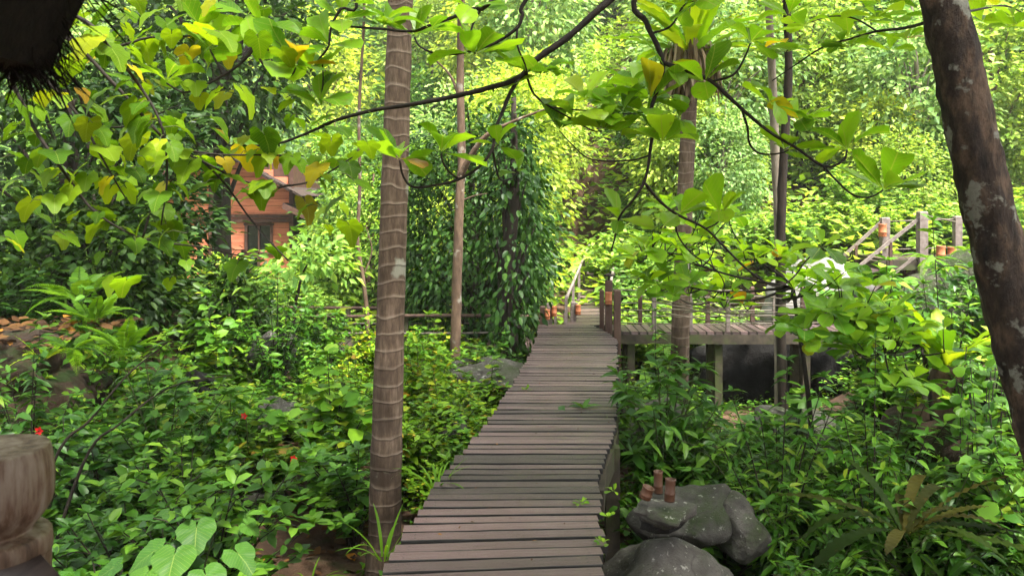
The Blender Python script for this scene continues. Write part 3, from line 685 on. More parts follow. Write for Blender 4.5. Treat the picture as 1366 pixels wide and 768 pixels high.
def heart_leaf(name, lobes=True, sd=0, cup_=.12, droop=.35):
    """leaf hung from its petiole joint at the origin, tip along +Y"""
    r = np.random.default_rng(sd); n = 26; mb = MB(); V = [(0, 0, 0)]
    rim = []
    for k in range(n):
        a = -math.pi + 2 * math.pi * (k + .5) / n          # 0 = tip direction
        aa = abs(a)
        rad = np.interp(aa, [0, .25, .6, 1.0, 1.5, 2.1, 2.6, 2.95, 3.14], [.80, .66, .52, .50, .50, .48, .42, .30, .16])
        if lobes: rad *= 1 + .06 * math.cos(aa * 5.2)
        rad *= 1 + r.normal() * .03
        rim.append((rad, a))
    for s in (.5, 1.0):
        for rad, a in rim:
            q = rad * s; x_ = q * math.sin(a); y_ = q * math.cos(a)
            V.append((x_, y_, cup_ * abs(x_) * .8 - droop * (max(y_, 0) ** 2) * .6 - .15 * q * q + .025 * math.sin(a * 7 + sd) * s))
    fs = []
    for k in range(n):
        k2 = (k + 1) % n
        if k2 == 0: continue
        fs.append((0, 1 + k2, 1 + k)); 
    qd = [(1 + k, 1 + (k + 1), 1 + n + k + 1, 1 + n + k) for k in range(n - 1)]
    mb.add(V, [np.array(fs), np.array(qd)])
    return mb.mesh(name)
HIB = [heart_leaf('leaf', True, s, .12, .3 + .12 * s) for s in range(5)]
TARO = [heart_leaf('leaf', False, s + 9, .10, .3) for s in range(3)]

def instancer(meshes, mat):
    """copies of the meshes carrying another material"""
    o = []
    for me in meshes:
        c = me.copy(); c.materials.clear(); c.materials.append(mat); o.append(c)
    return o
ALM_A = instancer(ALM, M['almond']); ALM_L = instancer(ALM, M['almond_low']); HIB_A = instancer(HIB, M['hibiscus']); TARO_A = instancer(TARO, M['taro'])
NEST_A = instancer(NEST, M['nest']); NESTW_A = instancer(NESTW, M['nest']); OLD_A = instancer(OLD, M['nest_old']); GRASS_A = instancer(GRASS, M['fern'])
SHRUBN = instancer(NESTW, M['shrub_a'])

def put_leaf(meshes, parent, loc, d, up_, size, name='leaf'):
    """leaf object at world loc, axis d, face towards up_ (parent unrotated)"""
    d = Vector(d).normalized(); up_ = Vector(up_)
    x_ = d.cross(up_)
    if x_.length < 1e-4: x_ = Vector((1, 0, 0))
    x_.normalize(); n_ = x_.cross(d)
    o = bpy.data.objects.new(name, rnd.choice(meshes)); COL.objects.link(o); o.parent = parent
    m = Matrix((x_, d, n_)).transposed().to_4x4()
    m.translation = Vector(loc) - (Vector(parent.location) if parent is not None else Vector())
    o.matrix_local = m @ Matrix.Diagonal((size * rnd.uniform(.88, 1.12), size, size, 1))
    return o

def rosette(parent, c, n, size, axis=(0, 0, 1), meshes=None, lo=0, hi=55, phase=None):
    ax = Vector(axis).normalized(); q = ax.to_track_quat('Z', 'Y'); ph = rnd.uniform(0, 6.28) if phase is None else phase
    for k in range(n):
        a = ph + k * 2.399 + rnd.uniform(-.25, .25); e = R(rnd.uniform(lo, hi))
        d = q @ Vector((math.cos(a) * math.cos(e), math.sin(a) * math.cos(e), math.sin(e)))
        put_leaf(meshes or ALM_A, parent, Vector(c) + d * .012, d, ax + Vector((rnd.gauss(0, .25), rnd.gauss(0, .25), 0)), size * rnd.uniform(.72, 1.12))

# ------------------------------------------------------------------ the leaning almond tree and its hanging branches
AT = thing('almond_tree', 'leaning tree with dark lichen spotted trunk and hanging branches of large leaves', 'tree', (3.45, 4.5, hgt(3.45, 4.5)))
def world_part(name, mb, mat, parent):
    o = obj(name, mb.mesh(name), M[mat], parent); o.location = -Vector(parent.location); return o
mb = MB()
tp = [(3.62, 4.5, hgt(3.45, 4.5) - .2), (3.3, 4.5, -.2), P(1392, 560, 4.5), P(1347, 400, 4.5), P(1312, 250, 4.5), P(1284, 120, 4.5), P(1258, 0, 4.5), P(1235, -110, 4.5), (2.0, 4.5, 4.6), (1.75, 4.6, 5.6), (1.7, 4.7, 6.8)]
pp = catmull(tp, 7); rr = np.interp(np.linspace(0, 1, len(pp)), [0, .15, .35, .6, .8, 1], [.22, .16, .135, .118, .10, .05])
tube(mb, pp, rr, 22, bump=.05)
world_part('trunk', mb, 'lichen_bark', AT)
def px_branch(parent, pts, r0, r1, mat='twig', pre=None, name='branch', wob=.0):
    q = [P(*p) for p in pts]
    if pre: q = [Vector(p) for p in pre] + q
    c = catmull(q, 5)
    mb = MB(); tube(mb, c, np.linspace(r0 * .82, r1 * .85, len(c)), 7, bump=.06)
    return world_part(name, mb, mat, parent)
def stub(parent, c, axis, L_=.10, r=.006, mat='twig'):
    pass
# limbs above the frame
px_branch(AT, [(835, -20, 5.0), (800, 12, 5.0), (755, 52, 5.0), (715, 80, 5.0), (690, 105, 5.0), (650, 118, 5.0), (600, 130, 5.05), (540, 141, 5.1), (500, 147, 5.1), (450, 160, 5.1), (407, 179, 5.1), (363, 193, 5.15), (305, 194, 5.2)], .034, .007, pre=[(1.95, 4.5, 4.7), (1.4, 4.8, 4.1)])
px_branch(AT, [(693, 104, 5.0), (680, 125, 4.95), (670, 150, 4.9), (660, 175, 4.85), (657, 198, 4.8), (640, 222, 4.8), (610, 240, 4.8), (575, 248, 4.8), (550, 249, 4.8), (538, 235, 4.8), (533, 214, 4.8)], .016, .007)
px_branch(AT, [(657, 198, 4.8), (662, 225, 4.9), (668, 240, 5.0), (682, 238, 5.1), (690, 230, 5.1)], .009, .004)
px_branch(AT, [(612, 239, 4.8), (598, 228, 4.8), (590, 214, 4.8), (589, 204, 4.8)], .009, .006)
px_branch(AT, [(662, -4, 4.6), (632, 12, 4.6), (600, 25, 4.6), (573, 34, 4.6), (550, 42, 4.65), (510, 39, 4.7), (470, 36, 4.75), (440, 33, 4.8)], .016, .007, pre=[(.5, 4.8, 4.0)])
px_branch(AT, [(705, -5, 4.8), (697, 20, 4.8), (690, 37, 4.8), (665, 55, 4.8), (640, 65, 4.8), (610, 72, 4.8), (580, 71, 4.8), (560, 62, 4.8), (553, 50, 4.8)], .017, .006, pre=[(.6, 4.8, 4.0)])
px_branch(AT, [(690, 37, 4.8), (690, 60, 4.8), (700, 85, 4.85), (704, 100, 4.9)], .009, .005)
px_branch(AT, [(640, 15, 4.6), (630, 35, 4.6), (628, 55, 4.6), (634, 72, 4.7)], .009, .005)
px_branch(AT, [(850, -12, 5.2), (862, 30, 5.2), (876, 60, 5.2), (884, 84, 5.2), (882, 105, 5.2), (874, 128, 5.2), (869, 145, 5.2), (873, 162, 5.2), (868, 195, 5.2), (862, 235, 5.2), (848, 262, 5.2), (826, 290, 5.25), (820, 318, 5.3), (815, 335, 5.3)], .027, .006, pre=[(1.9, 4.5, 4.9), (1.3, 5.0, 4.2)])
px_branch(AT, [(884, 84, 5.2), (915, 94, 5.1), (948, 108, 5.0), (975, 132, 5.0), (997, 152, 5.0), (1028, 177, 5.0), (1060, 196, 5.0), (1100, 222, 5.0), (1125, 214, 5.0), (1130, 200, 5.0)], .019, .007)
px_branch(AT, [(1098, 221, 5.0), (1115, 240, 5.0), (1138, 260, 5.0), (1160, 263, 5.0), (1178, 254, 5.0)], .009, .006)
px_branch(AT, [(990, 148, 5.0), (997, 170, 5.05), (1000, 192, 5.1), (1015, 205, 5.1), (1046, 203, 5.1), (1060, 188, 5.1), (1068, 160, 5.1)], .010, .005)
px_branch(AT, [(950, 109, 5.0), (978, 100, 4.9), (992, 80, 4.85), (1001, 58, 4.8)], .010, .006)
px_branch(AT, [(870, 45, 5.2), (895, 35, 5.15), (912, 8, 5.1), (930, 0, 5.1)], .010, .006)
px_branch(AT, [(861, 245, 5.2), (880, 268, 5.3), (905, 287, 5.4), (940, 304, 5.5), (965, 328, 5.6), (1000, 362, 5.7), (1035, 382, 5.8), (1058, 370, 5.9), (1075, 348, 6.0), (1095, 330, 6.0)], .013, .006)
px_branch(AT, [(942, 305, 5.5), (956, 298, 5.5), (963, 288, 5.5)], .008, .005)
px_branch(AT, [(900, 286, 5.4), (905, 315, 5.5), (925, 340, 5.6), (950, 355, 5.7), (965, 375, 5.8), (965, 395, 5.8)], .008, .004)
px_branch(AT, [(868, 207, 5.2), (840, 214, 5.2), (790, 213, 5.2), (765, 195, 5.2), (746, 174, 5.2)], .008, .004)
px_branch(AT, [(700, 93, 5.0), (712, 125, 5.1), (735, 143, 5.2), (765, 160, 5.2), (790, 174, 5.2), (803, 175, 5.2)], .010, .005)
px_branch(AT, [(735, 143, 5.2), (760, 146, 5.2), (800, 149, 5.2), (830, 152, 5.2), (860, 150, 5.25)], .007, .004)
for (x_, y_, d_, n_, s_) in ((533, 212, 4.8, 6, .24), (589, 203, 4.8, 6, .24), (553, 48, 4.8, 5, .22), (575, 40, 4.6, 3, .2), (634, 74, 4.7, 7, .25), (630, 12, 4.6, 4, .2), (704, 96, 4.9, 6, .22), (722, 100, 5.0, 4, .22), (765, 158, 5.2, 6, .24),
        (803, 173, 5.2, 6, .23), (830, 150, 5.2, 6, .25), (868, 132, 5.2, 7, .27), (886, 90, 5.2, 3, .26), (884, 190, 5.15, 5, .24), (1001, 57, 4.8, 6, .25), (930, 2, 5.1, 7, .25), (912, 10, 5.1, 4, .23), (1130, 200, 5.0, 7, .26), (1178, 252, 5.0, 8, .26), (1068, 160, 5.1, 6, .24), (1028, 140, 5.0, 4, .22),
        (963, 286, 5.5, 7, .24), (1095, 330, 6.0, 5, .22), (905, 286, 5.4, 4, .24), (826, 292, 5.3, 4, .2), (690, 230, 5.1, 3, .14), (665, 195, 4.85, 3, .18), (746, 174, 5.2, 3, .18), (860, 150, 5.25, 4, .24), (305, 193, 5.2, 4, .2), (407, 176, 5.1, 3, .2), (510, 36, 4.7, 3, .2), (780, 132, 5.3, 5, .23), (845, 118, 5.4, 5, .24), (812, 140, 5.4, 5, .22), (905, 160, 5.3, 4, .23), (940, 110, 5.0, 4, .26), (1046, 200, 5.1, 4, .24)):
    rosette(AT, P(x_, y_, d_), n_ + 1, s_ * 1.12, (rnd.gauss(0, .25), rnd.gauss(-.15, .2), 1), lo=-8, hi=58)
A2 = thing('almond_tree', 'tree with broad fresh leaves on branches hanging among the mallow branches', 'tree', (-3.0, 3.3, hgt(-3.0, 3.3)))
mb = MB(); c = catmull([(-3.0, 3.3, hgt(-3.0, 3.3) - .2), (-2.95, 3.3, 1.0), (-2.8, 3.5, 2.6), (-2.5, 3.8, 4.0), (-2.0, 4.3, 5.2)], 6); tube(mb, c, np.linspace(.15, .05, len(c)), 12, bump=.03); world_part('trunk', mb, 'lichen_bark', A2)
px_branch(A2, [(336, -8, 4.6), (337, 30, 4.6), (338, 62, 4.6), (322, 84, 4.6), (292, 104, 4.6), (262, 119, 4.6), (243, 123, 4.6), (222, 111, 4.6)], .015, .006, pre=[(-2.3, 4.0, 4.6), (-1.8, 4.5, 4.0)])
px_branch(A2, [(338, 64, 4.6), (353, 88, 4.6), (370, 100, 4.6), (388, 101, 4.6), (395, 90, 4.6)], .010, .006)
px_branch(A2, [(298, 101, 4.6), (288, 82, 4.6), (280, 66, 4.6)], .009, .006)
px_branch(A2, [(474, -6, 4.7), (455, 12, 4.7), (442, 36, 4.7), (438, 62, 4.7), (425, 80, 4.7), (414, 96, 4.7)], .014, .006, pre=[(-2.0, 4.3, 5.0), (-1.2, 4.6, 4.2)])
px_branch(A2, [(430, 78, 4.7), (431, 110, 4.75), (428, 140, 4.8)], .006, .004)
for (x_, y_, d_, n_, s_) in ((280, 64, 4.6, 7, .28), (395, 88, 4.6, 8, .30), (222, 108, 4.6, 6, .25), (414, 96, 4.7, 6, .26), (428, 142, 4.8, 6, .28), (455, 25, 4.75, 5, .26), (350, 40, 4.6, 4, .25), (440, 60, 4.7, 4, .25), (330, 20, 4.6, 5, .25), (470, 5, 4.7, 5, .25)):
    rosette(A2, P(x_, y_, d_), n_, s_, (rnd.gauss(0, .25), rnd.gauss(-.15, .2), 1), lo=-8, hi=58)
# upper right spray joined to the leaning trunk
px_branch(AT, [(1236, 30, 4.6), (1205, 38, 5.0), (1170, 42, 5.3), (1135, 52, 5.5), (1100, 62, 5.6), (1065, 84, 5.7), (1030, 108, 5.8)], .014, .005)
px_branch(AT, [(1170, 42, 5.3), (1140, 25, 5.4), (1110, 22, 5.5), (1080, 30, 5.5)], .008, .004)
px_branch(AT, [(1270, 20, 4.6), (1300, 14, 5.0), (1340, 8, 5.4), (1370, 20, 5.6)], .012, .005)
for k in range(14):
    x_ = rnd.uniform(1010, 1215); y_ = 62 - (x_ - 1010) * .08 + rnd.uniform(-46, 20); rosette(AT, P(x_, y_, rnd.uniform(5.2, 6.0)), rnd.randint(3, 5), rnd.uniform(.19, .26), lo=-5, hi=40)
for k in range(6):
    rosette(AT, P(rnd.uniform(1300, 1366), rnd.uniform(-5, 50), rnd.uniform(4.9, 5.8)), 4, rnd.uniform(.15, .22), lo=-5, hi=40)

# ------------------------------------------------------------------ low almond trees right of the boardwalk: layered sprays
def sapling(label, base, tips, zone, n_ros, size, d0, d1, meshes, name='almond_sapling', layered=True):
    T = thing(name, label, 'tree', base)
    mb = MB(); b0 = Vector(base); tp_ = [P(*t_) for t_ in tips]; hub = sum(tp_, Vector()) / len(tp_); hub = hub.lerp(Vector((b0.x, b0.y, hub.z)), .75) - Vector((0, 0, .15))
    c = catmull([b0, b0.lerp(hub, .5) + Vector((.05, 0, 0)), hub], 6); tube(mb, c, np.linspace(.032, .02, len(c)), 7, bump=.05)
    lim = []
    for e in tp_:
        mid = (hub + e) / 2 + Vector((rnd.gauss(0, .1), 0, -.06))
        c = catmull([hub, mid, e], 6); tube(mb, c, np.linspace(.016, .006, len(c)), 6, bump=.05); lim += [Vector(q) for q in c[4:]]
    ros = []
    for k in range(n_ros):
        fx, fy = rnd.random(), rnd.random(); (xa, ya, xb, yb) = rnd.choice(zone)
        q = P(xa + (xb - xa) * fx, ya + (yb - ya) * fy, rnd.uniform(d0, d1)); ros.append(q)
    for q in ros:
        a = min(lim, key=lambda p: (p - q).length + max(0, p.z - q.z) * 2)
        m1 = a.lerp(q, .6) + Vector((0, 0, -.07)); c = catmull([a, m1, q], 5); tube(mb, c, np.linspace(.008, .004, len(c)), 5)
    world_part('branches', mb, 'twig', T)
    for q in ros:
        rosette(T, q, rnd.randint(4, 6), size * rnd.uniform(.75, 1.15), (rnd.gauss(0, .2), rnd.gauss(-.1, .2), 1), meshes, -5, 42)
    return T
b1 = P(1090, 520, 8.3); b1.z = hgt(b1.x, b1.y)
sapling('low branching tree with thin dark twigs and fresh leaves over the side deck railing', b1, [(870, 330, 7.6), (960, 400, 7.6), (1040, 400, 7.5), (900, 380, 7.8), (1000, 340, 7.8)], [(845, 300, 960, 400), (940, 330, 1080, 415), (880, 270, 1000, 340), (1040, 350, 1130, 400)], 52, .25, 7.0, 8.4, ALM_A)
b2 = P(1250, 600, 8.0); b2.z = hgt(b2.x, b2.y)
sapling('bushy low tree with layered glossy leaves in front of the dark hollow', b2, [(1130, 430, 7.6), (1180, 470, 7.4), (1220, 430, 7.6), (1080, 440, 7.7), (1260, 470, 7.4)], [(1060, 400, 1200, 455), (1100, 380, 1180, 430), (1150, 420, 1260, 520), (1100, 430, 1240, 470), (1040, 420, 1150, 480)], 58, .26, 6.9, 8.2, ALM_L)

# ------------------------------------------------------------------ mallow tree at left: heart shaped yellow green leaves
HT = thing('mallow_tree', 'tree with drooping branches of yellow green heart shaped leaves beside the thatch', 'tree', (-4.6, 4.6, hgt(-4.6, 4.6)))
mb = MB(); c = catmull([(-4.6, 4.6, hgt(-4.6, 4.6) - .2), (-4.5, 4.6, .8), (-4.2, 4.5, 2.2), (-3.9, 4.4, 3.4), (-3.7, 4.4, 4.6)], 6); tube(mb, c, np.linspace(.15, .05, len(c)), 12, bump=.03); world_part('trunk', mb, 'bark_dark', HT)
stems = [[(80, 45, 4.2), (150, 110, 4.2), (200, 165, 4.25), (230, 195, 4.3), (270, 215, 4.35), (320, 240, 4.4), (372, 250, 4.5)],
         [(20, 118, 4.4), (45, 170, 4.4), (75, 215, 4.4), (100, 250, 4.5), (130, 285, 4.5), (190, 318, 4.6), (270, 330, 4.7), (335, 345, 4.7)],
         [(98, 20, 4.0), (150, 70, 4.0), (190, 120, 4.1), (216, 170, 4.1), (223, 235, 4.2), (215, 300, 4.2)],
         [(270, 215, 4.35), (300, 245, 4.4), (340, 300, 4.5), (385, 348, 4.5)],
         [(60, 105, 4.6), (105, 155, 4.6), (130, 200, 4.6), (150, 235, 4.6), (168, 265, 4.7)],
         [(230, 198, 4.3), (290, 206, 4.4), (350, 207, 4.5), (405, 208, 4.6)],
         [(120, 60, 4.5), (200, 50, 4.7), (260, 48, 4.8), (330, 42, 5.0)],
         [(85, 85, 4.8), (115, 150, 4.9), (160, 170, 4.9), (240, 140, 5.0)],
         [(190, 318, 4.6), (210, 260, 4.6), (250, 225, 4.6)],
         [(372, 250, 4.5), (420, 240, 4.7), (470, 210, 4.9)]]
for k, s in enumerate(stems):
    pre = [(-3.8, 4.4, 3.6), P(-60, -20, 4.3)] if k in (0, 1, 2, 4, 6, 7) else None
    px_branch(HT, s, .016 if pre else .008, .0045, 'twig', pre)
spots = []
for s in stems:
    c = catmull([P(*p) for p in s], 6)
    for q in c[2:]:
        if rnd.random() < .78: spots.append(Vector(q))
zones = [((110, 0, 330, 120), 52), ((0, 110, 250, 260), 46), ((160, 120, 500, 210), 34), ((150, 210, 330, 380), 10), ((330, 180, 500, 300), 17), ((0, 230, 90, 320), 12), ((220, 0, 480, 60), 18)]
for (xa, ya, xb, yb), n_ in zones:
    for _ in range(n_): spots.append(P(rnd.uniform(xa, xb), rnd.uniform(ya, yb), rnd.uniform(4.0, 5.9)))
def over_house(q):
    px = 683 + q.x / q.y * F; py = YH - (q.z - H) / q.y * F
    return 268 < px < 385 and 250 < py < 395
rnd.shuffle(spots); spots = [q for q in spots if not over_house(q) or rnd.random() < .3][:295]
mbp = MB()
for q in spots:
    a = rnd.uniform(0, 6.28); pl = rnd.uniform(.05, .12)
    off = Vector((math.cos(a) * pl, math.sin(a) * pl, rnd.uniform(-.05, .03)))
    tube(mbp, [q, q + off * .6 + Vector((0, 0, .015)), q + off], .0022, 4, cap=False)
    d = Vector((math.cos(a) * .75, math.sin(a) * .75, rnd.uniform(-1.0, -.15)))
    put_leaf(HIB_A, HT, q + off, d, Vector((math.cos(a) * .5, math.sin(a) * .5 - .1, 1)), rnd.choice((.08, .10, .12, .14, .17)))
tag(world_part('petioles', mbp, 'stem_green', HT), kind='stuff')

def shade_canopy(T, c, r, n_cl, per, mat, size):  # unseen crown added above the view to shade the foreground
    mbc = MB(); p_, o_ = ell_points(n_cl, r, .3); crown_leaves(mbc, p_ + np.array(c), per, .35, size, OVAL, .2, o_)
    tag(world_part('crown', mbc, mat, T), kind='stuff')
# ------------------------------------------------------------------ palms
def palm(label, pts, r0, r1, name='palm_tree', crown_z=True, fr=12, frL=2.6):
    base = Vector(pts[0]); T = thing(name, label, 'palm', base)
    c = catmull([Vector(p) - base for p in pts], 10); n = len(c)
    L_ = np.linspace(0, 1, n)
    r = r0 + (r1 - r0) * np.clip(L_ * 1.6, 0, 1); r = r + .16 * np.exp(-L_ * n / 3.6) * r0 * 4
    # stepped leaf scars
    r = r * (1 + .018 * rng.normal(size=n))
    mb = MB(); tube(mb, c, r, 20, bump=.008)
    obj('trunk', mb.mesh('trunk'), M['palm'], T)
    top = Vector(c[-1])
    me_list = []
    for k in range(fr):
        a = k * 2.399; el = rnd.uniform(.1, 1.1); mb = MB()
        pts_ = []; p = top.copy(); d = Vector((math.cos(a) * math.cos(el), math.sin(a) * math.cos(el), math.sin(el)))
        for s in range(13):
            pts_.append(p.copy()); p = p + d * (frL / 12); d = (d + Vector((0, 0, -.13))).normalized()
        tube(mb, pts_, [.022, .005], 5)
        A = np.array([list(q) for q in pts_]); tg = nrmz(np.gradient(A, axis=0)); sd_ = nrmz(np.cross(tg, [0, 0, 1.0]))
        for s in (-1, 1):
            tt = np.linspace(1.5, 12, 34); pos = np.stack([np.interp(tt, np.arange(13), A[:, j]) for j in range(3)], -1); tgi = np.stack([np.interp(tt, np.arange(13), tg[:, j]) for j in range(3)], -1); si = np.stack([np.interp(tt, np.arange(13), sd_[:, j]) for j in range(3)], -1) * s
            leaves(mb, pos, si + tgi * .55 + np.array([0, 0, -.35]) + rng.normal(size=pos.shape) * .06, np.tile([0, 0, 1.0], (len(pos), 1)), np.interp(tt, [1, 5, 12], [.25, .55, .22]), tmpl_dia(.045, .01, .1))
        obj('frond', mb.mesh('frond'), M['far_a'], T)
    return T
pa = [P(513, 790, 6.4), P(514, 660, 6.4), P(520, 450, 6.45), P(527, 230, 6.5), P(534, 0, 6.55), P(540, -220, 6.6), P(543, -480, 6.7)]
pa[0].z = hgt(pa[0].x, pa[0].y) - .1
palm('tall ringed palm trunk standing at the left edge of the boardwalk', pa, .132, .104)
pb = [P(903, 660, 10.4), P(905, 560, 10.4), P(908, 430, 10.4), P(913, 280, 10.45), P(919, 150, 10.5), P(922, 60, 10.5), P(924, -160, 10.5)]
pb[0].z = hgt(pb[0].x, pb[0].y) - .1
palm('ringed palm trunk with a large nest fern and dead skirt high up', pb, .135, .10, fr=9)

# nest ferns: each frond its own part
def nest_fern(label, c, n, size, meshes, lo, hi, name='nest_fern', group=None, amin=0, amax=6.283):
    T = thing(name, label, 'fern', c, 0, group)
    for k in range(n):
        a = amin + (amax - amin) * ((k * .618) % 1.0); e = R(rnd.uniform(lo, hi)); d = Vector((math.cos(a) * math.cos(e), math.sin(a) * math.cos(e), math.sin(e)))
        put_leaf(meshes, T, Vector(c) + Vector((math.cos(a), math.sin(a), 0)) * .04, d, (0, 0, 1), size * rnd.uniform(.75, 1.15), 'frond')
    return T
cN = P(921, 88, 10.5)
nf = nest_fern('huge yellow green nest fern wrapped round the palm trunk above its dead skirt', cN + Vector((0, 0, .1)), 38, 1.15, NEST_A, 12, 78)
mb = MB(); n_ = 420; a = rng.uniform(0, 6.283, n_); rad = rng.uniform(.10, .30, n_); z0 = rng.uniform(-.12, .25, n_)
pos = np.stack([np.cos(a) * rad, np.sin(a) * rad, z0], -1); d = np.stack([np.cos(a) * .28, np.sin(a) * .28, -np.ones(n_)], -1) + rng.normal(size=(n_, 3)) * .12
leaves(mb, pos, d, np.stack([np.cos(a), np.sin(a), np.full(n_, .2)], -1) + rng.normal(size=(n_, 3)) * .3, rng.uniform(.25, .62, n_), tmpl_oval(.06, .03, .08))
tag(obj('dead_skirt', mb.mesh('dead_skirt'), M['skirt'], nf), 'brown skirt of dead hanging fronds', kind='stuff')
nest_fern('small bright nest fern low on the skirted palm trunk', P(900, 592, 10.15), 18, .48, NESTW_A, 15, 70)
nest_fern('broad leaved nest fern on the stump before the mossy boulder', P(1262, 486, 8.0), 18, .72, NESTW_A, 20, 72)
nest_fern('sprawling nest fern with long wavy olive and brown fronds', P(1205, 712, 5.7), 11, .82, OLD_A, 18, 55, amin=-1.0, amax=1.3)
OF = scn.objects[[o.name for o in scn.objects if o.get('label', '').startswith('sprawling')][0]]
for a_, e_, s_ in ((2.6, 25, .9), (3.1, 38, .85), (3.6, 20, .95), (4.2, 30, .7), (2.0, 55, .7)):
    put_leaf(OLD_A, OF, OF.location, (math.cos(a_) * math.cos(R(e_)), math.sin(a_) * math.cos(R(e_)), math.sin(R(e_))), (0, 0, 1), s_, 'frond')
nest_fern('small nest fern growing from the edge of the leaf strewn ledge', P(58, 478, 7.5), 11, .30, NESTW_A, 10, 70)
q_ = P(872, 500, 11.6); q_.z = hgt(q_.x, q_.y) + .05
nest_fern('young nest fern on the ground below the side deck corner', q_, 11, .95, NESTW_A, 35, 78)
# stump below the nest fern
mb = MB(); b = P(1240, 660, 8.1); b.z = hgt(b.x, b.y) - .1
c = catmull([b, P(1238, 590, 8.1), P(1255, 530, 8.1), P(1265, 490, 8.05)], 5); tube(mb, [Vector(q) - b for q in c], np.linspace(.24, .13, len(c)), 12, bump=.07)
o = obj('tree_stump', mb.mesh('tree_stump'), M['bark_brown']); o.location = b; tag(o, 'slanting mossy stump carrying the broad leaved nest fern', 'stump')

# ------------------------------------------------------------------ generic trees
def crown_leaves(mb, centers, per, spread, size, tmpl, droop=.25, out=None, flat=.55):
    centers = np.asarray(centers, float); n = len(centers)
    off = rng.normal(size=(n, per, 3)) * spread * np.array([1, 1, flat])
    pos = (centers[:, None, :] + off).reshape(-1, 3)
    d = nrmz(off.reshape(-1, 3) + rng.normal(size=(n * per, 3)) * spread * .6) + np.array([0, 0, -droop])
    if out is not None: d = d + np.repeat(out, per, axis=0) * .5
    nr = np.array([0, 0, 1.0]) + rng.normal(size=(n * per, 3)) * .45
    leaves(mb, pos, d, nr, size * rng.uniform(.45, 1.4, n * per), tmpl)

def ell_points(n, r, shell=.6, zmin=-1.0):
    p = rand_unit(int(n * 2.5)); p = p[p[:, 2] > zmin][:n]
    rad = rng.uniform(0, 1, len(p)) ** (1 / 3.0); rad = shell + (1 - shell) * rad
    rad = rad * (1 + .18 * np.array([mnoise.noise(Vector(q * 1.8)) for q in p]))
    return p * rad[:, None] * np.asarray(r), p

def make_tree(name, label, cat, leaf, bark, height, crown_r, crown_c, trunk_r, n_cl, per, spread, size, tmpl=DIA, lean=(0, 0), droop=.25, group=None, fork=None, shell=.45, flat=.55, zmin=-1.0):
    T = thing(name, label, cat, (0, 0, 0), 0, group)
    cc = np.array([lean[0], lean[1], crown_c])
    pts, out = ell_points(n_cl, crown_r, shell, zmin); cen = pts + cc
    mb = MB()
    tr = catmull([(0, 0, -.3), (lean[0] * .15 + rnd.gauss(0, .05), lean[1] * .15, height * .3), (lean[0] * .5, lean[1] * .5 + rnd.gauss(0, .06), height * .6), (lean[0], lean[1], height * .95)], 6)
    tube(mb, tr, np.linspace(trunk_r * 1.15, trunk_r * .25, len(tr)), 10, bump=.04)
    obj('trunk', mb.mesh('trunk'), M[bark], T)
    mb = MB()
    for k in rng.choice(len(cen), min(26, len(cen)), replace=False):
        e = cen[k]; t0 = np.clip((e[2] / height) - rng.uniform(.15, .4), .25, .9); s = np.array(tr[int(t0 * (len(tr) - 1))])
        m = (s + e) / 2 + np.array([0, 0, .12 * np.linalg.norm(e - s)])
        c = catmull([s, m, e], 4); tube(mb, c, np.linspace(trunk_r * .32, trunk_r * .06, len(c)), 5)
    obj('limbs', mb.mesh('limbs'), M[bark], T)
    mb = MB(); crown_leaves(mb, cen, per, spread, size, tmpl, droop, out, flat)
    tag(obj('crown', mb.mesh('crown'), M[leaf], T), kind='stuff')
    return T

def place(o, x, y, s=1.0, rz=None, z=None, sz=None):
    o.location = (x, y, (hgt(x, y) if z is None else z)); o.scale = (s, s, s if sz is None else sz); o.rotation_euler = (0, 0, rnd.uniform(0, 6.28) if rz is None else rz); return o

shade_canopy(AT, (2.8, 5.4, 6.9), (3.6, 4.2, 1.1), 240, 29, 'almond', .24)
shade_canopy(HT, (-3.9, 5.6, 6.8), (3.4, 4.2, 1.1), 220, 27, 'hibiscus', .2)
# dark trees at left and the ivy hung tree in the middle
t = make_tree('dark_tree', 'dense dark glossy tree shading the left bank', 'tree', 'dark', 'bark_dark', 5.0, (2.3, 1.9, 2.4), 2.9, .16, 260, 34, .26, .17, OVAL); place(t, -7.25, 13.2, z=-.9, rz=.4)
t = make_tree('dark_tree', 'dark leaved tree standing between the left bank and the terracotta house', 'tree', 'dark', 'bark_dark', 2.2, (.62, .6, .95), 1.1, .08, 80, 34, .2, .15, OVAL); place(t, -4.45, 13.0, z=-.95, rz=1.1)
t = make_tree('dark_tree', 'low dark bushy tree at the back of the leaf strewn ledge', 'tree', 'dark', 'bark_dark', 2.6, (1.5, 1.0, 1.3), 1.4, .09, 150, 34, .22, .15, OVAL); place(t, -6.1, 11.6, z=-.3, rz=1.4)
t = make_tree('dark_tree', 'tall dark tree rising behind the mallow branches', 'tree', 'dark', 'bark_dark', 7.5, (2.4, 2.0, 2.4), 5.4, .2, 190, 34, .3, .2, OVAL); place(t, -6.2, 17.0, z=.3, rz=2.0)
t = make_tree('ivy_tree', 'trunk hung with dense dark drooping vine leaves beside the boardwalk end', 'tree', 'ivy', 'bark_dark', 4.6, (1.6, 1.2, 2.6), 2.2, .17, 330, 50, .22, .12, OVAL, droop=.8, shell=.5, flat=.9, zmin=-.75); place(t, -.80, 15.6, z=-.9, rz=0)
t = make_tree('vine_tree', 'dark slim trunk wrapped in hanging ivy next to the boardwalk end', 'tree', 'ivy', 'bark_dark', 5.0, (.42, .42, 2.2), 2.5, .17, 80, 26, .16, .13, OVAL, droop=1.2, shell=.7, flat=1.2); place(t, .03, 13.35, z=-.95, rz=0)

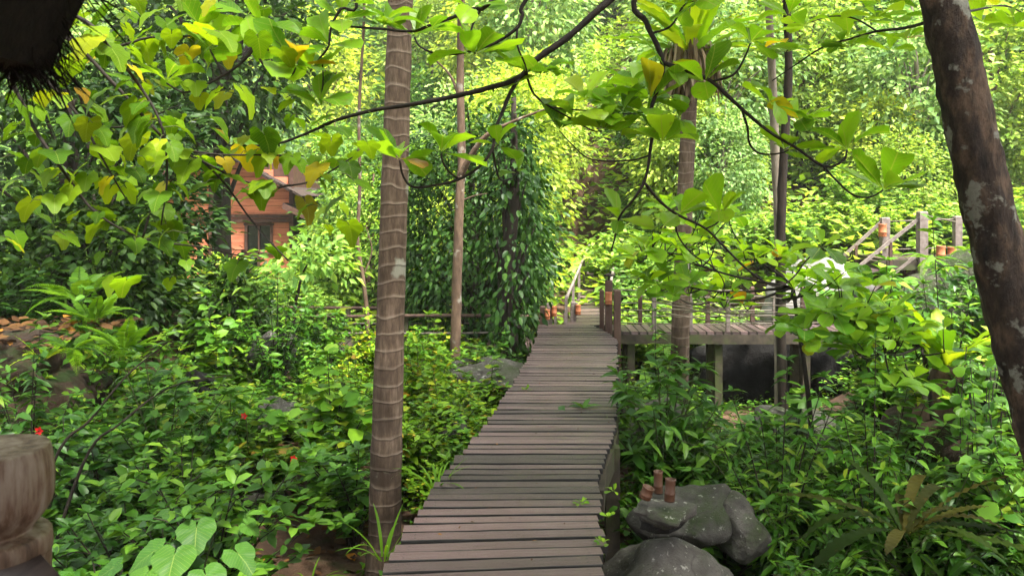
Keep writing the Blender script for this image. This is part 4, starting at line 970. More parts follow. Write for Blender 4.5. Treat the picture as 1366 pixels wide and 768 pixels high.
# slender trunks with sparse tops above the frame
def pole_tree(label, pts, r0, r1, bark, side=(), name='slender_tree', leaf='far_a', crown=(1.2, 40)):
    base = Vector(pts[0]); T = thing(name, label, 'tree', base)
    mb = MB(); c = catmull([Vector(p) - base for p in pts], 7); tube(mb, c, np.linspace(r0, r1, len(c)), 10, bump=.05); obj('trunk', mb.mesh('trunk'), M[bark], T)
    for s in side:
        mb = MB(); cc = catmull([Vector(p) - base for p in s[0]], 5); tube(mb, cc, np.linspace(s[1], s[2], len(cc)), 7, bump=.05); obj('limb', mb.mesh('limb'), M[bark], T)
    top = np.array(c[-1]); pts_, o_ = ell_points(crown[1], (crown[0], crown[0], crown[0] * .7), .4)
    mb = MB(); crown_leaves(mb, pts_ + top, 24, .22, .16, DIA, .3, o_); tag(obj('crown', mb.mesh('crown'), M[leaf], T), kind='stuff')
    return T
def gz(p): p = Vector(p); p.z = hgt(p.x, p.y) - .15; return p
pole_tree('slim mottled forked trunk rising left of the boardwalk end', [gz(P(607, 500, 12.3)), P(608, 440, 12.3), P(611, 330, 12.3), P(614, 250, 12.3), P(616, 210, 12.35), P(614, 100, 12.4), P(616, -20, 12.4), P(620, -160, 12.5)], .085, .05, 'bark_brown',
          side=[([P(614, 235, 12.3), P(630, 205, 12.2), P(650, 180, 12.1), P(690, 160, 12.0), P(730, 145, 11.9)], .055, .014), ([P(613, 130, 12.4), P(600, 100, 12.4), P(575, 75, 12.4)], .03, .01), ([P(612, 270, 12.3), P(630, 262, 12.3), P(650, 258, 12.2)], .014, .006)])
pole_tree('thin pale brown trunk beside the darker twin near the side deck', [gz(P(1041, 560, 11.1)), P(1040, 450, 11.1), P(1040, 330, 11.1), P(1034, 200, 11.1), P(1030, 100, 11.15), P(1024, -20, 11.2), P(1020, -140, 11.2)], .075, .045, 'bark_pale')
pole_tree('thin dark trunk standing against the paler twin near the side deck', [gz(P(1046, 560, 10.8)), P(1042, 450, 10.8), P(1042, 300, 10.8), P(1046, 200, 10.8), P(1052, 100, 10.85), P(1049, -20, 10.9), P(1050, -140, 10.9)], .07, .045, 'bark_dark')
pole_tree('crooked thin sapling between the terracotta house and the ringed palm', [gz(P(488, 470, 13)), P(490, 430, 13), P(484, 370, 13), P(477, 320, 13), P(480, 250, 13), P(479, 150, 13), P(485, 40, 13), P(487, -60, 13)], .04, .02, 'bark_brown', side=[([P(484, 370, 13), P(496, 335, 13), P(488, 300, 13)], .015, .006)], crown=(.8, 22))
pole_tree('straight pale trunk far back in front of the dark hillside hollow', [gz(P(830, 330, 24)), P(830, 290, 24), P(830, 230, 24), P(831, 180, 24), P(832, 90, 24)], .10, .07, 'bark_pale', crown=(1.5, 40))
pole_tree('short leafy sapling standing before the terracotta house wall', [gz(P(394, 470, 12)), P(393, 420, 12), P(398, 390, 12), P(402, 370, 12), P(410, 352, 12)], .03, .012, 'bark_dark', crown=(.45, 14))
pole_tree('black straight trunk in the shade of the left bank', [gz(P(86, 430, 12)), P(86, 350, 12), P(88, 260, 12), P(92, 120, 12)], .12, .09, 'bark_dark', leaf='dark', crown=(1.2, 50))

# hillside forest: five kinds copied
protos = []
G = 'trees on the far hillside'
kinds = [('broadleaf_tree', 'mid green broadleaf tree on the hillside behind the boardwalk', 'far_a', 'bark_brown'), ('pale_tree', 'pale grey green tree on the hillside behind the boardwalk', 'far_b', 'bark_pale'), ('yellow_tree', 'yellow green tree on the hillside behind the boardwalk', 'far_c', 'bark_brown'), ('deep_tree', 'deep green tree on the hillside behind the boardwalk', 'far_d', 'bark_dark')]
for k, (nm, lab, lf, bk) in enumerate(kinds):
    for v in range(2):
        hh = (6.5, 7.5)[v]; cr = ((2.3, 2.3, 2.9), (1.9, 1.9, 3.4))[v]
        t = make_tree(nm, lab, 'tree', lf, bk, hh, cr, hh * .50, .13, 190, 34, .34, (.21, .24)[v], DIA, lean=(rnd.gauss(0, .3), rnd.gauss(0, .3)), group=G + ', ' + nm.replace('_', ' '), droop=.45, shell=.35, zmin=-.9)
        protos.append((k, v, t))
used = set()
def plant_tree(k, v, x, y, s, z=None):
    t = next(q for q in protos if q[0] == k and q[1] == v)[2]
    if (k, v) in used: t = copy_tree(t)
    used.add((k, v)); place(t, x, y, s, z=z, sz=s * rnd.uniform(.9, 1.15)); return t
rows = [(19, 2.3, .6), (22, 2.4, .7), (25, 2.6, .85), (28.5, 2.9, 1.0), (33, 3.4, 1.15), (39, 3.8, 1.3), (46, 4.4, 1.5), (54, 5.2, 1.7), (63, 6.5, 2.0)]
for ri, (y0, step, s0) in enumerate(rows):
    hw = y0 * .78 + 2; x = -hw
    while x < hw:
        xx = x + rnd.uniform(-.35, .35) * step; yy = y0 + rnd.uniform(-.35, .35) * 3.5
        u = xx / yy
        x += step
        # keep the house and its clearing, the stairs corridor and the platform free in the front rows
        if ri < 3 and -.47 < u < -.20: continue
        if ri == 0 and (-.02 < u < .20 or u > .30): continue
        if ri == 0 and u < -.5: continue
        if ri == 1 and .06 < u < .14: continue
        if .05 < u < .19 and 31 < yy < 37: continue
        if .055 < u < .20 and 23 < yy < 37: continue
        wts = [3, 1, 1.5, 2] if u < -.1 else ([2.5, 2, 2, 1.3] if u < .25 else [2, 3, 3, .8])
        k = rnd.choices(range(4), wts)[0]
        plant_tree(k, rnd.randint(0, 1), xx, yy, s0 * rnd.uniform(.8, 1.15))

n_s = 0
while n_s < 95:
    yy = rnd.uniform(16.5, 34); u = rnd.uniform(-.22, .66); xx = u * yy
    if yy < 23 and .04 < u < .155: continue
    if yy < 17.8 and u < .62 and u > .2: continue
    if yy < 19 and u < .05: continue
    if .055 < u < .20 and 23 < yy: continue
    plant_tree(rnd.choices(range(4), [3, 2.2, 2.4, .7])[0], rnd.randint(0, 1), xx, yy, rnd.uniform(.26, .5)); n_s += 1
for (xx, yy, sc, kk) in ((4.3, 19.5, .6, 2), (5.2, 20.5, .8, 1), (7.6, 21, .8, 2), (9.8, 19, .75, 1), (.2, 20.5, .7, 2), (-1.8, 21, .8, 0), (12, 20, .8, 2), (8.6, 25, 1.0, 1), (-3.4, 19.5, .7, 0), (11, 25, 1.1, 2), (.4, 27, 1.0, 1)):
    plant_tree(kk, rnd.randint(0, 1), xx, yy, sc)

# ------------------------------------------------------------------ shrubs and undergrowth
def make_shrub(name, label, leaf, stem, hgt_, rad, n_stem, per, size, tmpl, group, droop=.2, up_=.8):
    T = thing(name, label, 'shrub', (0, 0, 0), 0, group)
    ms = MB(); ml = MB(); P_, D_, S_ = [], [], []
    for k in range(n_stem):
        a = rng.uniform(0, 6.283); r = rad * math.sqrt(rng.uniform(.02, 1)); h = hgt_ * rng.uniform(.55, 1.05) * (1 - .35 * r / rad)
        e = np.array([math.cos(a) * r, math.sin(a) * r, h]); m = np.array([e[0] * .35, e[1] * .35, h * .55])
        c = catmull([(0 + rng.normal() * .03, rng.normal() * .03, -.08), m, e], 5); tube(ms, c, [.009, .003], 5, cap=False)
        c = np.array(c)
        # side twigs
        for q in range(4):
            s0 = c[int(len(c) * rng.uniform(.4, .9))]; aa = rng.uniform(0, 6.283); tl = rng.uniform(.10, .28) * rad * 1.4
            e2 = s0 + np.array([math.cos(aa) * tl, math.sin(aa) * tl, tl * rng.uniform(.1, .8)]); tube(ms, [s0, (s0 + e2) / 2 + [0, 0, .02], e2], .003, 4, cap=False)
            for f in np.linspace(.35, 1, 5):
                p = s0 + (e2 - s0) * f; ang = rng.uniform(0, 6.283)
                P_.append(p); D_.append([math.cos(ang), math.sin(ang), rng.uniform(-.2, .7) * up_ - droop]); S_.append(size * rng.uniform(.6, 1.15))
        for f in np.linspace(.3, 1.0, per):
            i = f * (len(c) - 1); p = c[int(i)] + (c[min(int(i) + 1, len(c) - 1)] - c[int(i)]) * (i - int(i))
            for w_ in range(2):
                ang = f * 31 + w_ * 3.14 + rng.normal() * .4
                P_.append(p); D_.append([math.cos(ang), math.sin(ang), rng.uniform(.0, .8) * up_ - droop]); S_.append(size * rng.uniform(.6, 1.15))
        for w_ in range(5):
            ang = w_ * 1.257 + rng.normal() * .2; P_.append(e); D_.append([math.cos(ang), math.sin(ang), rng.uniform(.15, .8)]); S_.append(size * rng.uniform(.5, 1.0))
    P_ = np.array(P_); D_ = np.array(D_)
    leaves(ml, P_, D_, np.array([0, 0, 1.0]) + rng.normal(size=P_.shape) * .3, np.array(S_), tmpl)
    obj('stems', ms.mesh('stems'), M[stem], T)
    tag(obj('foliage', ml.mesh('foliage'), M[leaf], T), kind='stuff')
    return T

SH = {}
def shrub_kind(key, **kw):
    SH[key] = [make_shrub(**kw), make_shrub(**kw), make_shrub(**kw)]; SH[key + '_u'] = set()
shrub_kind('a', name='leafy_shrub', label='fresh green shrub with small oval leaves in the left undergrowth', leaf='shrub_a', stem='stem_green', hgt_=1.25, rad=.62, n_stem=24, per=9, size=.125, tmpl=OVAL, group='green shrubs of the left undergrowth')
shrub_kind('b', name='yellow_shrub', label='yellow flecked bright shrub along the left side of the boardwalk', leaf='shrub_b', stem='stem_green', hgt_=1.2, rad=.5, n_stem=22, per=9, size=.13, tmpl=OVAL, group='yellow flecked shrubs by the boardwalk')
shrub_kind('c', name='lance_leaf_shrub', label='deep green shrub with long pointed leaves right of the boardwalk', leaf='shrub_c', stem='stem_green', hgt_=1.15, rad=.62, n_stem=20, per=9, size=.145, tmpl=LANCE, group='long leaved shrubs on the right', droop=.35)
shrub_kind('d', name='low_shrub', label='low light green shrub growing among the right hand boulders', leaf='shrub_a', stem='stem_green', hgt_=.75, rad=.5, n_stem=22, per=7, size=.085, tmpl=OVAL, group='low shrubs among the right boulders')
shrub_kind('e', name='bank_shrub', label='bright bushy shrub behind the deck and platform railings', leaf='far_a', stem='stem_green', hgt_=1.5, rad=.85, n_stem=26, per=8, size=.17, tmpl=OVAL, group='shrubs behind the railings')
shrub_kind('f', name='dark_shrub', label='dark leafy shrub in deep shade at the bottom left', leaf='shrub_c', stem='bark_dark', hgt_=1.1, rad=.6, n_stem=20, per=8, size=.12, tmpl=OVAL, group='dark shrubs of the left foreground')
shrub_kind('g', name='broad_leaf_shrub', label='open shrub with broad light leaves on bare stems', leaf='shrub_a', stem='bark_dark', hgt_=1.5, rad=.55, n_stem=9, per=7, size=.17, tmpl=ROUND, group='broad leaved shrubs among the undergrowth', droop=.3)
shrub_kind('h', name='willowy_shrub', label='tall willowy shrub with narrow leaves', leaf='shrub_a', stem='bark_dark', hgt_=1.9, rad=.45, n_stem=12, per=16, size=.13, tmpl=LANCE, group='willowy shrubs among the undergrowth', droop=.25)
def put_shrub(key, x, y, s=1.0, z=None, label=None):
    v = rnd.randint(0, 2); t = SH[key][v]
    if v in SH[key + '_u']: t = copy_tree(t)
    SH[key + '_u'].add(v); place(t, x, y, s, z=z, sz=s * rnd.uniform(.8, 1.35))
    if label: t['label'] = label
    return t
def inframe(x, y, m=.6):
    return abs(x) - m < .655 * y
def walkx(y):
    return (np.interp(y, LE[:, 0], LE[:, 1]), np.interp(y, RE[:, 0], RE[:, 1]))
taken = []
def scatter(n, xr, yr, mind, fn, tries=12):
    k = 0
    for _ in range(n * tries):
        if k >= n: break
        x = rnd.uniform(*xr); y = rnd.uniform(*yr)
        if not inframe(x, y): continue
        l, r = walkx(y)
        if y < 14.6 and l - .48 < x < r + .45: continue
        if x > 0 and 12.3 < y < 14.2 and 1.2 < x < 5.6: continue
        if -.375 < x / y < -.215 and y < 7.6: continue          # bare earth patch
        if abs(x + 1.05) < .35 and 5.6 < y < 6.8: continue       # foot of the palm
        if x > .7 and y < 6.6 and x < 2.0: continue              # boulders with cups
        if x < -5.0 and 7.2 < y < 9.6: continue                  # ledge
        if x < -.40 * y and y > 10: continue                     # under the dark trees
        if y < 6.3 and .38 < x / y < .64: continue               # room for the wavy nest fern
        if y > 9.0 and .21 < x / y < .45: continue               # dark hollow below the deck
        if any((x - a) ** 2 + (y - b) ** 2 < mind * mind for a, b in taken): continue
        taken.append((x, y)); fn(x, y); k += 1
scatter(16, (-4.2, -2.0), (4.5, 6.6), .40, lambda x, y: put_shrub('f', x, y, rnd.uniform(.7, 1.15)))
scatter(34, (-2.6, -.2), (7.9, 13.4), .52, lambda x, y: put_shrub('b' if rnd.random() < .62 else 'a', x, y, rnd.uniform(.62, .95)))
scatter(50, (-7.0, -1.3), (5.6, 13.0), .58, lambda x, y: put_shrub(rnd.choices('abfgh', [.52, .1, .16, .11, .11])[0], x, y, rnd.uniform(.7, 1.2)))
scatter(34, (1.75, 4.2), (5.4, 8.6), .42, lambda x, y: put_shrub(rnd.choices('cgh', [.7, .15, .15])[0], x, y, rnd.uniform(.9, 1.35)))
scatter(30, (1.2, 5.2), (6.8, 11.9), .52, lambda x, y: put_shrub(rnd.choices('dcgh', [.55, .2, .12, .13])[0], x, y, rnd.uniform(.9, 1.5)))
scatter(20, (3.4, 6.0), (5.6, 10.4), .5, lambda x, y: put_shrub('c', x, y, rnd.uniform(.6, 1.0)))
for (x, y) in [(rnd.uniform(1.7, 5.2), rnd.uniform(14.4, 16.2)) for _ in range(14)] + [(rnd.uniform(5.5, 11), rnd.uniform(16, 19)) for _ in range(26)] + [(rnd.uniform(-.4, .45), rnd.uniform(16.3, 20)) for _ in range(8)] + [(rnd.uniform(2.3, 3.6), rnd.uniform(16, 21)) for _ in range(12)] + [(rnd.uniform(-5.5, -2.2), rnd.uniform(15.6, 21)) for _ in range(22)]:
    put_shrub('e', x, y, rnd.uniform(.7, 1.15))

for (px, py, d_, sc, kd) in ((985, 700, 5.9, .7, 'd'), (1010, 740, 5.4, .7, 'c'), (950, 735, 5.6, .5, 'd'), (845, 620, 8.2, .7, 'd'), (880, 600, 8.8, .8, 'd'), (1000, 590, 8.4, .8, 'd'), (1120, 590, 8.4, .9, 'd'), (640, 520, 9.8, .7, 'b'), (600, 560, 8.2, .6, 'b'), (690, 480, 12.0, .7, 'b'), (575, 600, 7.6, .55, 'b'), (545, 560, 8.0, .95, 'b'), (590, 530, 9.0, .95, 'b'), (628, 510, 9.9, .9, 'b'), (560, 510, 9.8, 1.0, 'b'), (600, 560, 8.3, .8, 'a'), (640, 495, 11.2, .9, 'b'), (570, 480, 11.4, 1.0, 'b'), (880, 540, 10.0, 1.0, 'd'), (1040, 745, 4.9, .9, 'c'), (1120, 790, 4.6, .7, 'c'), (40, 560, 7.0, 1.0, 'h'), (60, 500, 7.3, 1.0, 'a'), (150, 470, 8.0, 1.1, 'a'), (15, 500, 7.2, .9, 'h'), (200, 460, 9.2, 1.1, 'a'), (1180, 560, 7.6, 1.2, 'h'), (1230, 580, 7.2, 1.2, 'c'), (1290, 600, 6.9, 1.0, 'c'), (1340, 600, 6.6, 1.1, 'h'), (1150, 600, 7.0, 1.1, 'c'), (1320, 690, 6.0, .7, 'c'), (1260, 540, 8.4, 1.3, 'h'), (1185, 470, 10.4, 1.5, 'g'), (1225, 450, 10.8, 1.5, 'd'), (1140, 480, 10.6, 1.2, 'd'), (1300, 440, 10.6, 1.5, 'c'), (850, 520, 11.2, 1.2, 'd'), (905, 520, 11.4, 1.1, 'd'), (935, 540, 9.8, 1.1, 'd'),  (110, 540, 7.2, .9, 'a'), (10, 590, 6.4, .7, 'f'), (135, 500, 7.6, .8, 'a'), (70, 520, 7.25, .55, 'f')):
    q = P(px, py, d_); put_shrub(kd, q.x, q.y, sc)

# ferns
def fern_frond(sd, L=18, bend=1.1):
    r = np.random.default_rng(sd); mb = MB(); p = np.zeros(3); ang = .25; pts = []
    for k in range(L + 1):
        pts.append(p.copy()); p = p + np.array([0, math.cos(ang), math.sin(ang)]) / L; ang -= bend / L
    tube(mb, pts, [.008, .002], 4, cap=False); A = np.array(pts); tg = nrmz(np.gradient(A, axis=0))
    tt = np.linspace(2, L, 26)
    for s in (-1, 1):
        pos = np.stack([np.interp(tt, np.arange(L + 1), A[:, j]) for j in range(3)], -1); tgi = np.stack([np.interp(tt, np.arange(L + 1), tg[:, j]) for j in range(3)], -1)
        leaves(mb, pos, np.array([s, 0, -.12]) + tgi * .45 + r.normal(size=pos.shape) * .05, np.tile([0, 0, 1.0], (len(pos), 1)), np.interp(tt, [2, 7, L], [.16, .22, .03]), tmpl_oval(.14, .03, .12), .1)
    me = mb.mesh('frond'); me.materials.append(M['fern']); return me
FR = [fern_frond(s, bend=b) for s, b in enumerate((.8, 1.2, 1.6))]
def fern(label, c, n, size, lo=15, hi=65, group=None):
    return nest_fern(label, c, n, size, FR, lo, hi, 'fern', group)
fern('feathery fern on top of the leaf strewn ledge', P(125, 430, 8.9), 12, .5)
fern('pale feathery fern in front of the leaf strewn ledge', P(165, 470, 8.3), 13, .5)
fern('dark feathery fern at the back of the leaf strewn ledge', P(105, 400, 9.8), 10, .70)
fern('feathery fern hanging over the mossy boulder below the platform', P(1240, 345, 12.0), 11, .45, -20, 40)
fern('drooping fern on the front face of the leaf strewn ledge', P(95, 465, 7.5), 12, .34, -25, 45)
fern('short fern tuft at the mossy boulder crest', P(1290, 335, 12.0), 10, .35, -20, 50)
fern('small fern beside the right edge of the boardwalk', P(842, 570, 8.4), 9, .40)
fern('small fern at the foot of the stump with the nest fern', P(1215, 520, 7.7), 9, .42)
# foreground heart leaf plant
T = thing('heart_leaf_plant', 'large heart leaved plant in the foreground before the bare earth', 'plant', P(235, 860, 4.9))
T.location.z = hgt(T.location.x, T.location.y)
mbp = MB()
for (x_, y_, d_, s_, dx, dy) in ((215, 690, 4.9, .20, -.7, -.2), (262, 705, 4.7, .27, .2, -.7), (205, 735, 4.6, .27, -.8, -.4), (232, 742, 4.5, .30, .1, -.8), (318, 738, 4.6, .24, .8, -.5), (150, 757, 4.5, .22, -.8, -.3), (275, 768, 4.4, .26, .5, -.6), (330, 700, 5.0, .16, .7, 0), (190, 770, 4.4, .24, -.4, -.8), (300, 672, 5.1, .14, .4, .3)):
    q = P(x_, y_, d_); put_leaf(TARO_A, T, q, (dx, dy, -.45), (dx * .3, -.35, 1), s_ * .8)
    b = Vector(T.location); c = catmull([b, b.lerp(q, .5) + Vector((0, 0, .12)), q], 5); tube(mbp, c, [.008, .004], 5, cap=False)
tag(world_part('petioles', mbp, 'stem_green', T), kind='stuff')
def grass_tuft(label, c, n, size, group=None):
    return nest_fern(label, c, n, size, GRASS_A, 35, 80, 'strap_plant', group)
def gp(px, py, d): q = P(px, py, d); q.z = hgt(q.x, q.y) + .02; return q
grass_tuft('strap leaved plant at the foot of the ringed palm', P(512, 745, 5.6), 12, .42)
grass_tuft('narrow strap leaved tuft beside the middle of the boardwalk', P(582, 655, 6.0), 16, .36)
grass_tuft('small strap leaved tuft on the bare earth', gp(412, 760, 6.2), 10, .35)
# mini weeds on the boards' edge
for k, (x_, y_) in enumerate(((818, 655), (775, 672), (812, 690), (804, 725), (702, 520))):
    q = P(x_, y_, D(y_)); T = thing('weed', 'tiny bright green weed sprouting at the edge of the boards', 'weed', q, 0, 'weeds on the boardwalk')
    rosette(T, q, 7, .055, meshes=ALM_L, lo=0, hi=60)

# red flowers
def flower(label, q):
    T = thing('red_flower', label, 'flower', q)
    mb = MB(); a = np.arange(5) * 1.2566; leaves(mb, np.zeros((5, 3)), np.stack([np.cos(a), np.full(5, -.5), np.sin(a)], -1), np.tile([0, -1.0, .2], (5, 1)), .033, ROUND); obj('petals', mb.mesh('petals'), M['petal'], T)
    mb = MB(); tube(mb, [(0, 0, 0), (0, -.045, .0), (.0, -.07, -.01)], [.004, .003], 5); obj('stamen', mb.mesh('stamen'), M['litter'], T)
    mb = MB(); tube(mb, [(0, 0, 0), (0, .05, -.05), (0, .07, -.16), (0, .1, -.35)], .003, 5); obj('stalk', mb.mesh('stalk'), M['stem_green'], T)
flower('red flower beside the carved wooden post', P(53, 574, 5.3)); flower('red flower in the middle of the left shrubs', P(326, 554, 6.6)); flower('red flower in the shrubs above the bare earth', P(392, 611, 6.2))

# long arching canes in the left shrubs
for k, pts in enumerate(([(70, 620, 5.4), (120, 560, 5.5), (170, 500, 5.7), (225, 455, 5.9)], [(110, 620, 5.6), (160, 565, 5.7), (230, 515, 5.9), (310, 500, 6.2)])):
    q = [P(*p) for p in pts]; b = q[0].copy(); b.z = hgt(b.x, b.y); T = thing('bare_cane', ('dark leaning cane among the left shrubs', 'thin arching cane beside the darker leaning cane')[k], 'cane', b)
    b = b + Vector((-.35, -.1, 0)); b.z = hgt(b.x, b.y); T.location = b; c = catmull([b] + q, 6); mb = MB(); tube(mb, c, np.linspace(.013, .004, len(c)), 6, bump=.04); world_part('cane', mb, 'bark_dark', T)
    for s in range(9): put_leaf(SHRUBN, T, c[-1 - s * 2], (rnd.uniform(-1, 1), rnd.uniform(-1, 1), rnd.uniform(-.3, .4)), (0, 0, 1), rnd.uniform(.12, .2))

# hanging vine at far right
T = thing('hanging_vine', 'vine with paired leaves hanging below the nest fern stump', 'vine', P(1300, 480, 7.2)); mbv = MB()
pos, dr = [], []
for k in range(11):
    x0 = rnd.uniform(1262, 1350); y0 = rnd.uniform(462, 520); d0 = rnd.uniform(6.3, 7.2)
    a = P(x0, y0, d0); b = P(x0 + rnd.uniform(-22, 14), y0 + rnd.uniform(70, 190), d0 - .25); tube(mbv, catmull([a, a.lerp(b, .5) + Vector((rnd.uniform(-.05, .05), 0, 0)), b], 6), .004, 5)
    for f in np.linspace(0, 1, rnd.randint(6, 12)):
        q = a.lerp(b, min(1, max(0, f + rnd.uniform(-.04, .04))))
        for s_ in (-1, 1):
            if rnd.random() < .8: pos.append((q, s_ * rnd.uniform(.5, 1)))
world_part('stems', mbv, 'twig', T)
VINE = instancer(ALM, M['vine'])
for q, s_ in pos: put_leaf(VINE, T, q, (s_, rnd.uniform(-.9, .2), rnd.uniform(-.8, .3)), (0, -.3, 1), rnd.uniform(.07, .16))

# ground cover and fallen leaves: uncountable
def cover(name, label, n, xr, yr, size, mat, tmpl, lift, updir, cat, keep):
    x = rng.uniform(*xr, n); y = rng.uniform(yr[0], yr[1], n)
    ok = (np.abs(x) - .8 < .655 * y)
    nz = np.array([mnoise.noise((a * 1.3, b * 1.3, 5)) for a, b in zip(x, y)])
    ok &= keep(x, y, nz); x = x[ok]; y = y[ok]
    z = np.array([hgt(a, b) for a, b in zip(x, y)]) + rng.uniform(0.01, lift, len(x))
    a = rng.uniform(0, 6.283, len(x)); d = np.stack([np.cos(a), np.sin(a), rng.uniform(*updir, len(x))], -1)
    mb = MB(); leaves(mb, np.stack([x, y, z], -1), d, np.array([0, 0, 1.0]) + rng.normal(size=(len(x), 3)) * .35, size * rng.uniform(.5, 1.3, len(x)), tmpl)
    tag(obj(name, mb.mesh(name), M[mat]), label, cat, kind='stuff')
bare = lambda x, y: ((x + 2.0) / .7) ** 2 + ((y - 6.7) / 1.1) ** 2 < 1
cover('ground_cover', 'low creeping green leaves covering the forest floor', 42000, (-9, 9), (4.2, 16), .085, 'cover', DIA, .22, (-.1, .7), 'ground cover', lambda x, y, nz: (~bare(x, y)) & (nz > -.35))
cover('hillside_cover', 'leafy undergrowth carpeting the hillside under the trees', 100000, (-30, 30), (15, 42), .28, 'far_a', DIA, .9, (-.1, .8), 'undergrowth', lambda x, y, nz: nz > -.5)
cover('leaf_litter', 'brown fallen leaves scattered on the forest floor', 4200, (-7.5, 6), (4.2, 12), .10, 'litter', ROUND, .03, (-.06, .1), 'leaf litter', lambda x, y, nz: nz > -.6)
# leaves lying on the ledge
mb = MB(); c0 = P(20, 510, 8.4); n_ = 260
x = c0.x + rng.uniform(-.9, .9, n_); y = c0.y + rng.uniform(-.9, .9, n_); a = rng.uniform(0, 6.283, n_)
leaves(mb, np.stack([x, y, c0.z + .86 * (.6) + rng.uniform(.0, .05, n_)], -1), np.stack([np.cos(a), np.sin(a), rng.uniform(-.1, .15, n_)], -1), np.array([0, 0, 1.0]) + rng.normal(size=(n_, 3)) * .3, rng.uniform(.07, .17, n_), ROUND)
tag(obj('ledge_litter', mb.mesh('ledge_litter'), M['litter']), 'dry brown and orange leaves lying on the rock ledge', 'leaf litter', kind='stuff')
# dry twigs over the side deck edge
T = thing('dry_twigs', 'tangle of bare grey twigs crossing in front of the side deck', 'branch', P(940, 430, 8.6)); mb = MB()
for k in range(13):
    a = P(rnd.uniform(860, 930), rnd.uniform(360, 420), rnd.uniform(8.2, 9.0)); b = P(rnd.uniform(980, 1120), rnd.uniform(400, 450), rnd.uniform(8.2, 9.0)); tube(mb, catmull([a, a.lerp(b, .5) + Vector((0, 0, rnd.uniform(-.08, .05))), b], 5), [.008, .004], 5)
world_part('twigs', mb, 'bark_pale', T)

mb = MB(); n_ = 70; yy = rng.uniform(4.6, 13, n_); f = rng.uniform(.04, .96, n_)
xx = np.array([np.interp(a, LE[:, 0], LE[:, 1]) * (1 - b) + np.interp(a, RE[:, 0], RE[:, 1]) * b for a, b in zip(yy, f)]); a = rng.uniform(0, 6.283, n_)
leaves(mb, np.stack([xx, yy, rng.uniform(.006, .012, n_)], -1), np.stack([np.cos(a), np.sin(a), rng.uniform(-.05, .1, n_)], -1), np.array([0, 0, 1.0]) + rng.normal(size=(n_, 3)) * .2, rng.uniform(.012, .035, n_), OVAL)
tag(obj('board_litter', mb.mesh('board_litter'), M['litter']), 'tiny fallen leaf bits scattered over the boardwalk boards', 'leaf litter', kind='stuff')

# ------------------------------------------------------------------ terracotta house at left
def wb(c, s): mb = MB(); box(mb, c, s); return mb
HS = thing('terracotta_house', 'terracotta wooden house with dark windows and sloping porch roof behind the trees', 'house', (-7.4, 22, -1.1))
hy = 21.9; x0, x1 = -9.6, -6.05
def hpart(name, c, s, mat, parent=HS):
    o = obj(name, wb(c, s).mesh(name, False), M[mat], parent); o.location = -Vector(HS.location) if parent is HS else (0, 0, 0); return o
hpart('core', ((x0 + x1) / 2, hy + 1.7, 1.0), (x1 - x0 - .06, 3.2, 4.2), 'brownwood')
z = -1.1; k = 0
while z < 3.1:
    sx0, sx1 = x0, x1
    if z > 2.45:      # gable boards shorten upwards
        f = min(.95, (z - 2.45) / .85); sx0 = x0 + f * (x1 - x0) / 2; sx1 = x1 - f * (x1 - x0) / 2
    segs = [(sx0, sx1)]
    if .55 < z + .1 < 1.45: segs = [(x0, -7.35), (-6.6, x1)]
    if -.35 < z + .1 < .6: segs = [(x0, -7.45), (-6.92, x1)]
    for (a, b) in segs:
        if b - a > .1: hpart('wall_board', ((a + b) / 2, hy + rnd.uniform(-.008, .008), z + .10), (b - a, .05, .19), 'terracotta')
    z += .20
for (a, b, za, zb) in ((-7.30, -6.60, .60, 1.40), (-7.42, -6.95, -.35, .55)):
    wdw = hpart('window', ((a + b) / 2, hy + .02, (za + zb) / 2), (b - a, .04, zb - za), 'glass')
    for (cx, cz, w_, h_) in (((a + b) / 2, za, b - a + .12, .07), ((a + b) / 2, zb, b - a + .12, .07), (a, (za + zb) / 2, .07, zb - za), (b, (za + zb) / 2, .07, zb - za), ((a + b) / 2, (za + zb) / 2, .04, zb - za)):
        hpart('window_frame', (cx, hy - .04, cz), (w_, .06, h_), 'brownwood', wdw)
for xx in (x0, -8.25, x1): hpart('corner_post', (xx, hy - .05, 1.0), (.12, .09, 4.2), 'brownwood')
for zz in (-.42, 1.62, 1.50): hpart('wall_beam', ((x0 + x1) / 2, hy - .06, zz), (x1 - x0, .08, .10), 'brownwood')
def roof_slab(name, a, b, y0, y1, th, parent, mat, n=8):
    """sloping slab from (x,z)=a to b made of shingle strips"""
    r_ = obj(name, wb(((a[0] + b[0]) / 2, (y0 + y1) / 2, (a[1] + b[1]) / 2 - .03), (.02, y1 - y0, .02)).mesh(name, False), M['brownwood'], parent); r_.location = -Vector(parent.location)
    dx = Vector((b[0] - a[0], 0, b[1] - a[1])); q = Vector((dx.x, 0, dx.z)).normalized(); ang = math.atan2(-q.z, q.x)
    rot = Matrix.Rotation(ang, 3, 'Y')
    for k in range(n):
        f = (k + .5) / n; c = (a[0] + dx.x * f, (y0 + y1) / 2, a[1] + dx.z * f + .012 * (k % 2))
        mb = MB(); box(mb, c, (dx.length / n * 1.15, y1 - y0, th), rot); o = obj('shingle_row', mb.mesh('shingle_row', False), M[mat], r_)
    return r_
xm = (x0 + x1) / 2
roof_slab('roof', (xm - .05, 3.35), (x0 - .6, 2.15), hy - .6, hy + 3.6, .06, HS, 'roof'); roof_slab('roof', (xm + .05, 3.35), (x1 + .4, 2.15), hy - .6, hy + 3.6, .06, HS, 'roof')
roof_slab('porch_roof', (x1 - .1, 1.95), (-4.72, 1.28), hy - .5, hy + 3.0, .07, HS, 'roof', 6)
mb = MB(); bar(mb, (x1 - .1, hy - .53, 1.90), (-4.70, hy - .53, 1.23), .06, .14); o = obj('fascia', mb.mesh('fascia', False), M['brownwood'], HS); o.location = -Vector(HS.location)
